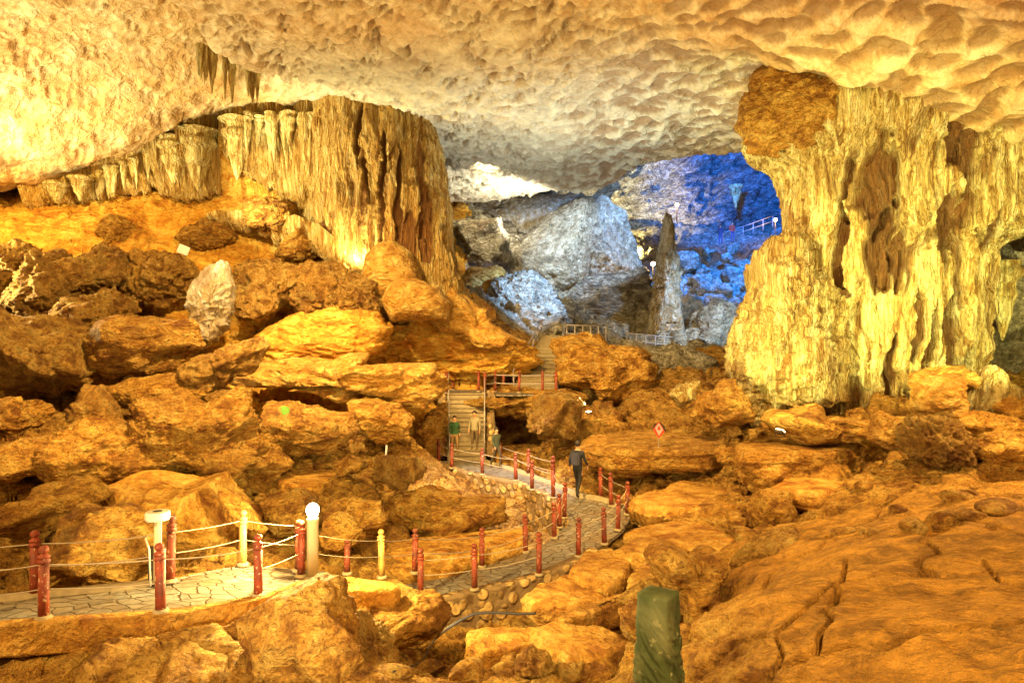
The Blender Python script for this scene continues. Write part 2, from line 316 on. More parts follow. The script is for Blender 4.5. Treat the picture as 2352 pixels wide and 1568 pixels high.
def weather(m, chip, grime, cs=22):
    N = m.node_tree.nodes; L = m.node_tree.links; B = N["Principled BSDF"]; src = B.inputs["Base Color"].links[0].from_socket
    g = N.new("ShaderNodeNewGeometry")
    for col_, sc_, lo, hi in ((grime, 3.0, .45, .75), (chip, cs, .62, .65)):
        n = N.new("ShaderNodeTexNoise"); n.inputs["Scale"].default_value = sc_; n.inputs["Detail"].default_value = 5; L.new(g.outputs["Position"], n.inputs["Vector"])
        r = N.new("ShaderNodeMapRange"); r.inputs[1].default_value = lo; r.inputs[2].default_value = hi; L.new(n.outputs["Fac"], r.inputs[0])
        x = N.new("ShaderNodeMix"); x.data_type = 'RGBA'; L.new(r.outputs[0], x.inputs["Factor"]); L.new(src, x.inputs["A"]); x.inputs["B"].default_value = (*col_, 1); src = x.outputs["Result"]
    L.new(src, B.inputs["Base Color"])
weather(M['redpost'], (.45, .30, .18), (.07, .02, .01))
M['yelpost'] = plain("pale_yellow_post", (.62, .38, .10), .6, nscale=9, noise_amt=.4)
M['concrete'] = plain("rough_concrete", (.32, .25, .14), .85, nscale=9, noise_amt=.5)
M['rope'] = plain("pale_rope", (.42, .34, .24), .8)
M['white'] = plain("white_enamel", (.72, .70, .60), .35, noise_amt=.08)
M['cream'] = plain("cream_metal_pipe", (.66, .58, .36), .45, noise_amt=.15)
M['darkmetal'] = plain("dark_metal", (.06, .045, .03), .5, .3)
M['bulb'] = plain("glowing_bulb", (1, .9, .6), .3, emit=(1, .82, .42), es=60)
M['lens'] = plain("lit_flood_lens", (1, .9, .6), .3, emit=(1, .86, .5), es=14)
M['lensblue'] = plain("lit_blue_lens", (.6, .7, 1), .3, emit=(1, .72, .45), es=30)
M['green'] = plain("green_cloth", (.045, .062, .018), .9, nscale=5, noise_amt=.5)
weather(M['green'], (.20, .20, .10), (.15, .16, .075), 9)
weather(M['yelpost'], (.30, .10, .04), (.30, .15, .04))
M['hose'] = plain("dark_hose", (.035, .03, .03), .5)
M['signred'] = plain("red_sign_paint", (.72, .06, .03), .45, noise_amt=.1)
M['signpink'] = plain("pale_pink_sign_paint", (.80, .42, .42), .45, noise_amt=.1)
M['steelrail'] = plain("pale_metal_rail", (.38, .33, .30), .4, .2)
M['moss'] = plain("green_algae", (.08, .19, .015), .9, nscale=9, noise_amt=.5)
M['paperwhite'] = plain("white_paint", (.85, .85, .85), .6, noise_amt=.05)

# ------------------------------------------------------------------ thin plate surface through measured points
class TPS:
    def __init__(s, pts, lam=.02):
        p = np.array(pts, float); s.xy = p[:, :2]; n = len(p)
        K = s.U(np.linalg.norm(s.xy[:, None] - s.xy[None], axis=-1)) + lam * np.eye(n) * n * .1
        Q = np.hstack([np.ones((n, 1)), s.xy]); A = np.zeros((n + 3, n + 3)); A[:n, :n] = K; A[:n, n:] = Q; A[n:, :n] = Q.T
        b = np.zeros(n + 3); b[:n] = p[:, 2]; s.w = np.linalg.solve(A, b)
    @staticmethod
    def U(r): return np.where(r > 1e-9, r * r * np.log(r + 1e-12), 0)
    def __call__(s, x, y):
        out = np.empty(len(x)); n = len(s.xy)
        for i in range(0, len(x), 40000):
            q = np.stack([x[i:i + 40000], y[i:i + 40000]], 1); r = np.linalg.norm(q[:, None] - s.xy[None], axis=-1)
            out[i:i + 40000] = s.U(r) @ s.w[:n] + s.w[n] + q @ s.w[n + 1:]
        return out

# ------------------------------------------------------------------ the walkway (edges measured, z per pair)
plat = [((-420, 1486), (-420, 1394), -3.85), ((0, 1436), (0, 1376), -3.85), ((100, 1429), (100, 1366), -3.85), ((368, 1412), (340, 1343), -3.87),
        ((490, 1395), (440, 1318), -3.92), ((600, 1374), (557, 1297), -4.0), ((695, 1337), (640, 1303), -4.08), ((772, 1326), (745, 1312), -4.1)]
lower = [((800, 1366), (805, 1349), -5.55), ((860, 1378), (860, 1350), -5.6), ((930, 1381), (925, 1343), -5.62), ((1000, 1379), (990, 1328), -5.64), ((1089, 1358), (1107, 1302), -5.66),
         ((1180, 1340), (1165, 1284), -5.66), ((1243, 1321), (1212, 1266), -5.62), ((1312, 1294), (1262, 1243), -5.55), ((1378, 1258), (1290, 1215), -5.45),
         ((1430, 1218), (1301, 1190), -5.3), ((1450, 1188), (1298, 1166), -5.18), ((1432, 1166), (1275, 1148), -5.1), ((1392, 1150), (1235, 1126), -5.05),
         ((1330, 1137), (1190, 1107), -5.0), ((1260, 1108), (1130, 1096), -5.0), ((1185, 1080), (1070, 1084), -5.0), ((1118, 1062), (1020, 1068), -5.0), ((1100, 1054), (1000, 1060), -5.0)]
def strip3(seq): return [(G(*a, z), G(*b, z)) for a, b, z in seq]
plat3 = strip3(plat); lower3 = strip3(lower)
foot = [G(1028, 1056, -5.0), G(1115, 1056, -5.0)]
head = [P(1026, 905, 31.2), P(1116, 905, 31.2)]
ust = [P(1182, 880, 33.2), P(1282, 880, 33.2)]; ust[0][2] = ust[1][2] = -2.35
uhd = [P(1246, 772, 39), P(1300, 772, 39)]
samples = []
def add_s(a, b, c, d, n=8):
    for k in range(n):
        t = k / (n - 1); p = a + (c - a) * t; q = b + (d - b) * t
        samples.append(((p[0] + q[0]) / 2, (p[1] + q[1]) / 2, (p[2] + q[2]) / 2, np.linalg.norm((p - q)[:2]) / 2))
for S in (plat3, lower3):
    for (a, b), (c, d) in zip(S, S[1:]): add_s(a, b, c, d)
add_s(foot[0], foot[1], head[0], head[1], 12); add_s(ust[0], ust[1], uhd[0], uhd[1], 14)
add_s(P(990, 898, 31.6), P(990, 886, 33), P(1275, 898, 31.6), P(1275, 886, 33.4), 12)
samples = np.array(samples)

# ------------------------------------------------------------------ floor: one sheet through measured points
GC = [(-300,1568,8.8),(300,1568,8.8),(700,1568,8.9),(1000,1568,10.0),(1300,1568,10),(0,1478,9.35),(300,1462,9.4),(500,1442,9.8),(650,1405,10.6),(500,1500,9.6),(-400,1490,9.35),
 (1600,1568,7.2),(1700,1400,8.8),(2000,1568,6),(2352,1568,5.2),(2352,1300,8.5),(1950,1300,9.8),(2352,1160,11.5),(2050,1180,13),(1760,1300,11.5),(1600,1440,9.5),(2700,1300,8),
 (1500,1500,10.8),(1200,1480,12),(1000,1510,12),(900,1500,11),(1000,1440,15),(1100,1432,15),(1200,1402,15.4),(1150,1490,12.5),(1250,1420,13),(1450,1350,14.3),(1560,1240,16),(1700,1220,16),(1850,1200,15.5),(1500,1180,20),(1460,1230,17.5),
 (2100,1100,16.5),(2352,1080,16),(1800,1080,20.5),(1600,1060,24),(1450,1060,25),(2100,1020,19),(2352,1000,19),(2750,1000,19),
 (1700,980,24),(1900,950,22.5),(2150,950,21),(2352,920,23),(1500,960,28),(1350,960,29),(1450,905,33),(1600,880,33),(1350,1010,27),(2300,860,28),(2300,800,34),(1900,820,34),(2700,860,28),
 (1170,1030,30.5),(1170,985,34),(1070,1070,28),(1100,880,35),(950,1000,26),(900,1040,24),(980,1060,25),
 (1100,1200,22),(1200,1230,20.5),(1000,1130,23.5),(1000,1280,18),(900,1300,16.5),(850,1320,15.3),(800,1250,17),(700,1260,15.5),(600,1230,16),(500,1260,14.2),(450,1290,13),(300,1300,13),(0,1330,12),(-400,1330,12),
 (800,1120,20.5),(650,1100,20.5),(850,1000,25),(750,960,27),(750,930,30),
 (0,1200,15.5),(0,1050,19),(200,1150,17),(400,1200,16),(300,1000,22),(0,950,22.5),(500,1000,23),(-500,1000,20),
 (0,880,25),(300,900,26),(600,860,31),(900,850,31),(1100,850,33),(300,800,28),(0,750,28),(600,760,31),(850,760,32),(1050,780,34),(-500,780,26),
 (0,600,31),(300,600,32),(600,620,34),(800,650,35),(1000,690,36),(1150,760,37),(0,520,32.3),(200,505,33),(0,478,34.2),(100,470,34.5),(260,446,35),(400,442,35.3),(560,424,35.6),(680,480,35),(750,580,34.2),(400,520,33.6),(560,500,34.4),(-500,560,30),(0,440,38),(400,380,41),
 (900,600,42),(1040,640,44),(1100,600,47),(1050,520,50),(1200,700,45),(1300,770,42),(1200,540,58),(1050,480,53),(1300,620,62),(1480,640,58),(1500,790,43),(1600,810,41),(1620,700,50),(1700,620,58),(1800,560,62),(1900,600,58),
 (1560,560,68),(1700,500,75),(1400,500,75),(1250,810,38),(2100,560,60),(900,450,60),(600,350,60)]
gt = TPS([P(*c) for c in GC] + [np.array((-6, 2, -4.3)), np.array((0, 2, -4.6)), np.array((8, 1, -2.6)), np.array((-25, 5, -2)), np.array((25, 5, -1))], .01)
def ground_raw(x, y):
    z = gt(x, y)
    p2 = np.stack([x, y, np.zeros_like(x)], 1)
    wp = p2 + .8 * np.stack([noise(p2 * .45, 3), noise(p2 * .45, 4), np.zeros_like(x)], 1)
    slab = sstep(.3, 1.8, x - .24 * y + 0.4 + .5 * noise(p2 * .5, 12)) * sstep(18, 14, y)          # smooth outcrop on the right
    pit_l = sstep(26, 32, y) * sstep(-3, -9, x)                            # upper left slope
    dist = np.sqrt(x * x + y * y)
    z = z - .38 * sstep(9, 13, y) * (1 - slab) * sstep(31, 27, y)
    A1 = (1 - .85 * slab) * np.clip(.45 + dist * .02, .3, 1.3) * (1 - .8 * pit_l)
    f1, f2, h = worley(wp / np.array((2.6, 2.0, 1)), 5, 2, soft=14)
    z = z + A1 * .42 * h - A1 * .30 * sstep(.16, 0, f2 - f1)
    f1, f2, h = worley(wp / .85, 9, 2, soft=14)
    z = z + (1 - .85 * slab) * (1 - .7 * pit_l) * (.15 * h - .10 * sstep(.15, 0, f2 - f1)) * np.clip(dist / 16, .5, 1.4)
    wq = p2 + .35 * np.stack([fbm(p2 * .9, 33, 3), fbm(p2 * .9, 34, 3), np.zeros_like(x)], 1) * 2
    f1, f2 = worley(wq / np.array((2.9, 2.3, 1)), 21, 2)
    z = z - slab * .16 * sstep(.035, 0, f2 - f1) + slab * .30 * fbm(p2 * .5, 44, 4)
    return z
HOLLOW = [(.15, 32.6, 1.35, 2.6, -5.0), (-7.7, 28.6, 2.3, 2.6, -3.7), (-21, 22.5, 2.5, 1.5, -3.2)]
def carve(x, y, z):
    z = z.copy()
    for hx, hy, wx, wy, hz in HOLLOW:
        k_ = sstep(1.25, .95, np.maximum(np.abs(x - hx) / wx, np.abs(y - hy) / wy)); z = z * (1 - k_) + np.minimum(z, hz) * k_
    lim = np.full(len(x), 1e9)
    for i in range(0, len(x), 60000):
        X = x[i:i + 60000, None] - samples[None, :, 0]; Y = y[i:i + 60000, None] - samples[None, :, 1]
        d = np.sqrt(X * X + Y * Y) - samples[None, :, 3]
        l = samples[None, :, 2] - .22 + np.maximum(0, d - .25) * 1.1
        lim[i:i + 60000] = l.min(1)
    m = z > lim; z[m] = lim[m]
    return z
def ground_z(x, y):
    x = np.atleast_1d(np.asarray(x, float)); y = np.atleast_1d(np.asarray(y, float)); return carve(x, y, ground_raw(x, y))
def fan(nr, nc, d0, d1, s0, s1):
    D = d0 * (d1 / d0) ** (np.linspace(0, 1, nr)); s = np.linspace(s0, s1, nc)
    X = s[None, :] * D[:, None]; Y = np.repeat(D[:, None], nc, 1); return X.ravel(), Y.ravel()
nr, nc = 760, 900
X, Y = fan(nr, nc, 3.2, 84, -1.15, 1.15)
Zg = ground_raw(X, Y)
V = np.stack([X, Y, Zg], 1)
def grid_normals(V, nr, nc):
    A = V.reshape(nr, nc, 3); du = np.gradient(A, axis=1); dv = np.gradient(A, axis=0)
    n = np.cross(du, dv); n /= np.linalg.norm(n, axis=-1, keepdims=True) + 1e-9; return n.reshape(-1, 3)
n0 = grid_normals(V, nr, nc); n0[n0[:, 2] < 0] *= -1
q = V * np.array((1, 1, 2.2))
slabm = sstep(.3, 1.8, X - .24 * Y + 0.4 + .5 * noise(V * np.array((.5, .5, 0)), 12)) * sstep(18, 14, Y)
disp = .20 * fbm(q * 1.1, 60, 5, .6, ridged=True) + .06 * fbm(q * 5, 61, 3)
zz = V[:, 2] * 2.6 + 1.4 * fbm(V * .5, 62, 3); fr_ = zz - np.floor(zz); disp += .13 * (fr_ ** 3 - .25) * (Y > 12)
f1, f2 = worley(V * np.array((2.6, 2.6, 3.4)), 70)
disp -= .05 * sstep(.45, .1, f1)
disp = disp * (1 - slabm) + slabm * 4 * (.035 * fbm(V * 1.8, 65, 4) + .018 * fbm(V * 6, 66, 4, ridged=True) - .05 * sstep(.22, .08, worley(V * 1.6, 67)[0]))
big = np.clip(Y / 22, .55, 1.5) * (1 - .82 * slabm) * (1 - .2 * sstep(27, 32, Y) * sstep(-3, -9, X))
V = V + n0 * (disp * big)[:, None]
CR = [[(1945,1285),(1938,1330),(1900,1350),(1860,1385),(1800,1440),(1780,1455),(1700,1468),(1640,1520),(1590,1568)], [(1780,1455),(1800,1500),(1770,1560)], [(2352,1345),(2290,1330),(2262,1290)], [(1560,1480),(1630,1450),(1690,1400)]]
uu = V[:, 0] / V[:, 1] * F + 1176; vv = 784 - V[:, 2] / V[:, 1] * F
uu = uu + 9 * fbm(V * 2.2, 77, 4); vv = vv + 9 * fbm(V * 2.2, 78, 4)
dm = np.full(len(V), 1e9)
for ln in CR:
    for (ax, ay), (bx, by) in zip(ln, ln[1:]):
        t_ = np.clip(((uu - ax) * (bx - ax) + (vv - ay) * (by - ay)) / ((bx - ax) ** 2 + (by - ay) ** 2), 0, 1)
        dm = np.minimum(dm, np.hypot(uu - ax - t_ * (bx - ax), vv - ay - t_ * (by - ay)))
V[:, 2] -= .12 * sstep(6, 1, dm) * (V[:, 1] < 14)
V[:, 2] = carve(V[:, 0], V[:, 1], V[:, 2])
floor = link_mesh("cave_floor", V, grid_faces(nr, nc), M['floor'], stain_shade=sstep(.1, .5, fbm(V * .35, 80, 4)) * .45 * (1 - slabm))
tag(floor, kind='structure')
floor.data.materials.append(M['grey']); floor.data.materials.append(M['slope']); floor.data.materials.append(M['slabfloor'])
fc_ = grid_faces(nr, nc)[:, 0]; fx, fy = V[fc_, 0] + 1.2 * noise(V[fc_] * .5, 91), V[fc_, 1] + 1.2 * noise(V[fc_] * .5, 92)
tn = floor.data.attributes.new('tone', 'FLOAT', 'POINT'); tn.data.foreach_set('value', (slabm * sstep(-.5, .1, fbm(V * .8, 94, 4) + slabm - .6) * .9).astype(np.float32))
mi = np.where((fy > 39) & (fx > -3.2), 1, np.where(((fy > 30.2) & (fx < -6.5)) | ((fy > 28.3) & (fx > -12.5) & (fx < -.8)), 2, 0)).astype(np.int32); floor.data.polygons.foreach_set("material_index", mi)

# ------------------------------------------------------------------ ceiling
CC = [(0,450,33),(100,430,34),(340,352,34),(570,262,34),(850,262,33),(1000,296,34),(-400,500,28),
      (0,0,18.5),(0,200,24),(300,0,20.5),(700,0,20.8),(1176,0,21),(1500,0,20.6),(2000,0,18),(2352,0,15.5),(2800,0,13),
      (600,150,26.5),(1176,186,27),(1500,200,28.3),(1800,190,25),(1900,200,22),(2120,265,22),(2352,340,22),(2352,150,18.5),(2800,400,20),(1740,340,36),(1176,372,40),(1500,372,40),
      (1050,465,51.5),(1300,440,47.5),(1740,360,39),(2000,420,40),(2352,560,34),(2700,600,30),(600,330,40),(200,420,42),(850,320,38)]
ct = TPS([P(*c) for c in CC] + [np.array(p, float) for p in ((-10, 5, 10.3), (0, 2, 10.3), (6, 5, 9.5), (14, 4, 6.5), (-22, 6, 7.0), (20, 12, 5))], .01)
def ceil_z(x, y):
    z = ct(x, y); p2 = np.stack([x, y, np.zeros_like(x)], 1)
    # recess left of the ridge line, lower shelf right of it
    ln = -11.2 + .8 * noise(p2 * .25, 8) + .5 * noise(p2 * .9, 9) + sstep(27, 31, y) * 2.5
    z = z + 1.9 * sstep(.35, -.35, x - ln) * sstep(33, 28, y)
    ue = x / y * F + 1176
    ye = np.interp(ue, [900, 1030, 1150, 1300, 1400, 1480, 1600, 1760, 2000], [54, 52, 50.5, 48, 46, 41.5, 40, 39.5, 40])
    z = z * 1.0 + np.clip(y - ye - 1.0, 0, 30) * 1.4 * sstep(800, 1000, ue) * sstep(2400, 2000, ue)
    return z
nr, nc = 620, 860
X, Y = fan(nr, nc, 2.5, 62, -1.2, 1.2)
Z = ceil_z(X, Y); V = np.stack([X, Y, Z], 1)
p2 = np.stack([X, Y, np.zeros_like(X)], 1)
wp = p2 + 1.1 * np.stack([fbm(p2 * .5, 103, 3), fbm(p2 * .5, 104, 3), np.zeros_like(X)], 1)
c_, s_ = math.cos(.5), math.sin(.5)
wr = np.stack([wp[:, 0] * c_ + wp[:, 1] * s_, -wp[:, 0] * s_ + wp[:, 1] * c_, wp[:, 2]], 1)
rightm = sstep(1.5, 7.0, X + .02 * Y); leftm = sstep(-10.5, -12.5, X)
f1, f2 = worley(wr / np.array((.70, 1.05, 1)), 31, 2); sc1 = 1 - np.clip(f1 * 1.2, 0, 1) ** 1.6          # large scoops
f1b, f2b = worley(wr / np.array((.42, .72, 1)) + 7, 37, 2)
keep = sstep(-.15, .30, noise(wr * np.array((.9, .6, 1)), 43) + .35 * noise(p2 * .2, 41))
sc2 = sstep(.50, .12, f1b) * keep                                                                            # scattered sharp pockets
f1c, f2c = worley(wr / np.array((.26, .40, 1)) + 3, 39, 2); sc3 = sstep(.5, .1, f1c) * sstep(-.2, .3, noise(p2 * .7, 44))
d = sc1 * (.14 + .22 * rightm) * (1 - .7 * leftm) + sc2 * (.46 - .42 * rightm) * (1 - .7 * leftm) + sc3 * .16 * (1 - rightm) * (1 - .6 * leftm)
d += .45 * noise(p2 * .18, 50) + .16 * fbm(V * .55, 51, 4, ridged=True) * (1 - .75 * rightm) + .06 * fbm(V * 2.2, 52, 4) * (1 - .8 * rightm)
d += leftm * (.35 * fbm(V * np.array((.35, .35, .35)), 53, 5, .55, ridged=True))
far = sstep(30, 40, Y); d += far * .25 * fbm(V * np.array((.8, 1.6, 1)), 55, 4, ridged=True)
V[:, 2] += d
V[:, 0] += .18 * fbm(V * 1.3, 57, 3) * (1 - .6 * rightm); V[:, 1] += .18 * fbm(V * 1.3, 58, 3) * (1 - .6 * rightm)
st = sstep(.30, .5, fbm(p2 * np.array((.55, .35, 1)), 90, 4)) * .5 + sstep(.50, .72, sc1) * (.12 + .62 * rightm) * (1 - leftm) + sc2 * .8 * (1 - rightm) * (1 - .6 * leftm) + sc3 * .5 * (1 - rightm)  # random brown stains, plus pocket shade put into the colour
ceil = link_mesh("cave_ceiling", V, grid_faces(nr, nc)[:, ::-1], M['ceil'], stain_shade=np.clip(st, 0, .8))
tn = ceil.data.attributes.new("tone", 'FLOAT', 'POINT'); tone = sstep(20, 29, Y + 3 * noise(p2 * .2, 95)) * sstep(-13, -8, X + 2 * noise(p2 * .3, 96)) * sstep(13, 7, X + 2 * noise(p2 * .3, 97)); tn.data.foreach_set("value", (tone * .85).astype(np.float32))
ceil.data.materials[0] = M['ceil']; tag(ceil, kind='structure')

# far wall of the further chamber
nr, nc = 260, 420
t = np.linspace(-.35, .62, nc)[None, :] + 0 * np.linspace(0, 1, nr)[:, None]; hz = np.linspace(-6, 44, nr)[:, None] + 0 * t
R0 = 80 + 0 * t; X = R0 * np.sin(t); Y = R0 * np.cos(t) - 3 - .35 * np.maximum(0, hz - 12)
V = np.stack([X.ravel(), Y.ravel(), hz.ravel()], 1)
rot = np.stack([V[:, 0] * .8 + V[:, 2] * .6, V[:, 1], (V[:, 2] * .8 - V[:, 0] * .6) * 2.6], 1)
V[:, 1] -= (5.0 - 3.4 * sstep(18, 30, V[:, 0])) * fbm(rot * .09, 120, 5, ridged=True) + 1.2 * fbm(rot * .4, 121, 4, ridged=True)
fw = link_mesh("cave_wall", V, grid_faces(nr, nc), M['greystreak']); tag(fw, kind='structure')

# ------------------------------------------------------------------ rocks with measured outlines
def raypoly(poly, ang):
    c = poly.mean(0); out = np.zeros(len(ang)); dx, dz = np.cos(ang), np.sin(ang)
    a = poly - c; b = np.roll(a, -1, 0)
    for p, q_ in zip(a, b):
        e = q_ - p; den = dx * e[1] - dz * e[0]; den = np.where(np.abs(den) < 1e-9, 1e-9, den)
        t_ = (p[0] * e[1] - p[1] * e[0]) / den; s_ = (p[0] * dz - p[1] * dx) / den
        s_ = -(-s_)
        ok = (t_ > 0) & (s_ >= -1e-6) & (s_ <= 1 + 1e-6); out = np.where(ok, np.maximum(out, t_), out)
    return c, out
rock_n = [0]
def rock(name, outline, D, thick, label, cat="boulder", mat='boulder', rough=1.0, facets=11, pits=0.0, strata=.5, k=.62, group=None, stain_shade=None, stm=.5, parent=None, lump=.7, sub=None, flute=0, flat=0, fract=1.0):
    rock_n[0] += 1; sd = 200 + rock_n[0] * 13; rng = np.random.RandomState(sd)
    po = np.array(outline, float); wpx = np.ptp(po[:, 0]); hpx = np.ptp(po[:, 1])
    sz = max(wpx, hpx)
    s = sub or (7 if sz > 330 else 6 if sz > 90 else 5 if sz > 35 else 4)
    d, fc = ico(s)
    m = D / F
    ang = np.arctan2(d[:, 2], d[:, 0])
    ring = np.linspace(-math.pi, math.pi, 361)
    c, Rr = raypoly(po * np.array((1, -1)), ring); Rr[-1] = Rr[0]
    # light smoothing of the corners
    for _ in range(2): Rr[1:-1] = (Rr[:-2] + 2 * Rr[1:-1] + Rr[2:]) / 4
    Rv = np.interp(ang, ring, Rr) * m
    rho = np.hypot(d[:, 0], d[:, 2]); rs = rho ** k; dy = np.sign(d[:, 1]) * np.abs(d[:, 1]) ** .8
    q_ = np.stack([np.cos(ang) * rs, dy, np.sin(ang) * rs], 1)
    if flat:
        n = np.array((rng.uniform(-.08, .08), -.30, .95)); n /= np.linalg.norm(n); tt = q_ @ n - flat; q_ -= np.maximum(tt, 0)[:, None] * n * .95
    for i in range(facets):
        n = rng.normal(size=3); n[1] = -abs(n[1]) * 1.4 - .2; n[2] += .3; n /= np.linalg.norm(n)
        h = rng.uniform(.5, .82); tt = q_ @ n - h; q_ -= np.maximum(tt, 0)[:, None] * n * .92
    rr = np.hypot(q_[:, 0], q_[:, 2]); a2 = np.arctan2(q_[:, 2], q_[:, 0]); Rv = np.interp(a2, ring, Rr) * m
    L = np.stack([np.cos(a2) * rr * Rv, q_[:, 1] * thick, np.sin(a2) * rr * Rv], 1)
    cx = P(c[0], -c[1], D); W_ = L + cx
    size = min(sz * m, 5.0)
    dn = d / np.array((1, 1, 1)); wq = W_ * np.array((1, 1, 1 + strata * 1.6))
    disp = .10 * size * fbm(wq * (1.3 / size), sd, 3) * lump
    disp += .060 * size ** .7 * rough * fbm(wq * (3.4 / size ** .6), sd + 1, 6, .6, ridged=True)
    if strata > 0:
        zz = W_[:, 2] + .25 * size * .3 * fbm(W_ * (1.2 / size), sd + 3, 3)
        ph = zz * 2.6 / size ** .5 + .8 * noise(W_ * .7, sd + 4); fr_ = ph - np.floor(ph); disp += strata * .075 * size ** .5 * (fr_ ** 2.5 - .3)
        ph = zz * 7.3 / size ** .5 + 1.2 * noise(W_ * .9, sd + 14); fr_ = ph - np.floor(ph); disp += strata * .022 * size ** .5 * (fr_ ** 2.5 - .3)
    if pits > 0:
        f1, f2 = worley(W_ * (5.5 / size ** .5), sd + 5); disp -= pits * .05 * size ** .6 * sstep(.5, .12, f1)
        disp += pits * .05 * size ** .6 * fbm(W_ * (9 / size ** .5), sd + 6, 3, ridged=True)
    if flute > 0:
        fq = W_ * np.array((2.2, 2.2, .18)); disp += flute * .12 * fbm(fq, sd + 9, 3, ridged=True)
    if fract and facets:
        f1, f2, hh = worley(W_ / (size * .42) + 1.7, sd + 11, soft=18); disp += fract * .085 * size * hh
    # block joints
    f1, f2 = worley(W_ / (size * .55) + 3.1, sd + 7); disp -= rough * .03 * size ** .7 * sstep(.10, 0, f2 - f1)
    W_ = W_ + dn * disp[:, None]
    org = np.array((cx[0], cx[1], W_[:, 2].min()))
    sv = np.clip(sstep(.05, .45, fbm(W_ * (1.5 / size ** .5), sd + 8, 4)) * stm, 0, 1) if stain_shade is None else stain_shade(W_)
    o = link_mesh(name, W_, fc, M[mat], origin=org, stain_shade=sv)
    if parent is not None:
        o.parent = parent; o.location = org - np.array(parent.location)
    else:
        tag(o, label, cat, group, 'thing')
    return o

R = rock
# --- left side, from back to front
J = dict(mat='crusty', pits=1.4, lump=1.5, rough=2.0, facets=6)
R("rock_outcrop", [(-60,575),(0,556),(40,560),(62,600),(60,660),(20,700),(-60,700)], 28, 1.6, "crusty brown rock on the slope at the far left edge, under the orange slope", **J)
R("rock_outcrop", [(40,590),(85,565),(130,588),(160,640),(150,700),(90,725),(45,690)], 27.6, 1.5, "knobbly rock second from the left edge just under the orange slope", **J)
R("rock_outcrop", [(140,640),(165,600),(225,575),(280,590),(290,640),(240,680),(180,690)], 28.6, 1.6, "crusty rock on the rim of orange slope above the square boulder's left side", **J)
R("rock_outcrop", [(270,600),(330,580),(400,592),(430,625),(420,670),(360,690),(290,670)], 28.8, 1.6, "crusty rock on the rim of the orange slope above the square boulder's right side", **J)
R("rock_outcrop", [(155,690),(215,670),(290,680),(300,715),(235,745),(170,735)], 26.8, 1.2, "dark ragged rock tucked against the top left of the square boulder", **J)
R("rock_outcrop", [(530,650),(560,600),(630,590),(690,620),(680,680),(610,720),(545,705)], 30.4, 1.8, "ragged brown rock just right of the tilted pale slab", **J)
R("rock_outcrop", [(670,640),(710,600),(770,605),(800,650),(790,700),(720,720),(675,700)], 31.0, 1.6, "ragged brown rock below the small drip curtain", **J)
R("rock_outcrop", [(780,650),(820,630),(868,650),(885,700),(850,740),(800,735)], 30.6, 1.4, "crusty rock touching the left side of the flowstone domes", **J)
R("flowstone_mound", [(566,812),(600,770),(670,735),(770,712),(860,712),(905,760),(880,815),(760,842),(620,846)], 30.2, 1.8, "smooth golden flowstone swell at the left end of the broad apron", "flowstone", mat='slope', rough=.8, strata=1.2, facets=0, k=.8, stm=.1)
R("boulder", [(-80,700),(0,690),(60,700),(130,740),(200,790),(218,850),(205,885),(120,905),(0,915),(-80,900)], 23, 2.6, "very large pitted boulder cut off by the left edge, beside the square boulder", mat='crusty', pits=.8)
R("boulder", [(205,785),(232,728),(300,703),(362,712),(412,745),(424,790),(385,862),(345,878),(250,874),(215,842)], 24, 1.9, "big square boulder with a flat front face on the left slope", rough=.8, facets=9)
R("rock_slab", [(415,800),(425,700),(468,622),(515,598),(532,640),(524,720),(484,792),(440,806)], 26.5, 1.2, "tall tilted pale grey slab leaning behind the square boulder", "rock slab", mat='pale', rough=.7)
R("rock_ledge", [(195,890),(300,876),(400,878),(560,896),(560,915),(420,920),(330,935),(230,930)], 22.5, 1.0, "long narrow log-like ledge under the square boulder", "rock ledge", strata=1)
R("rock", [(395,890),(440,838),(520,795),(590,776),(606,798),(560,842),(500,884),(450,905)], 22.2, .8, "pitted finger of rock rising right from the end of the long ledge", "rock", mat='crusty', pits=1.2)
R("rock", [(165,880),(222,895),(252,955),(272,1005),(215,1010),(170,985),(150,930)], 20, .8, "curved saddle of rock bridging down below the pitted boulder at left", "rock", mat='crusty', pits=.6)
R("boulder", [(-60,925),(50,918),(95,950),(75,985),(0,995),(-60,990)], 20.5, 1.3, "low rounded boulder in the shadowed gap at the left edge", rough=.6)
R("boulder", [(100,1010),(180,965),(250,975),(300,1000),(310,1060),(260,1110),(180,1085),(120,1060)], 18.6, 1.6, "brown boulder left of the tall layered outcrop", strata=1)
R("rock_outcrop", [(262,1005),(320,925),(420,915),(470,895),(530,905),(560,990),(600,1060),(640,1090),(570,1125),(420,1105),(300,1105),(255,1080)], 19.3, 2.0, "tall layered outcrop standing above the walkway, the largest on the left", "rock outcrop", strata=1.2, pits=.3)
R("boulder", [(-60,1040),(60,1018),(108,1040),(105,1075),(45,1100),(-60,1100)], 17.6, 1.2, "flat-topped boulder halfway down the left edge", strata=1)
R("boulder", [(475,915),(500,892),(530,893),(548,915),(540,945),(500,955),(478,940)], 21.5, .6, "small crusty boulder capping the ledge left of the dark hollow", mat='crusty', pits=.8)
R("boulder", [(572,985),(600,930),(660,918),(735,930),(800,968),(818,996),(762,1052),(680,1064),(612,1046),(580,1012)], 22, 1.8, "broad wedge shaped boulder with a green algae spot, under the dark hollow", strata=1, facets=8)
R("boulder", [(803,932),(850,908),(893,924),(944,962),(932,990),(880,1007),(832,992)], 24, 1.2, "angular boulder right of the wedge shaped boulder, below the ledge", facets=8)
R("boulder", [(545,1040),(520,960),(560,930),(585,990),(600,1040),(590,1075)], 21.3, .9, "narrow upright rock wedged between the layered outcrop and wedge boulder")
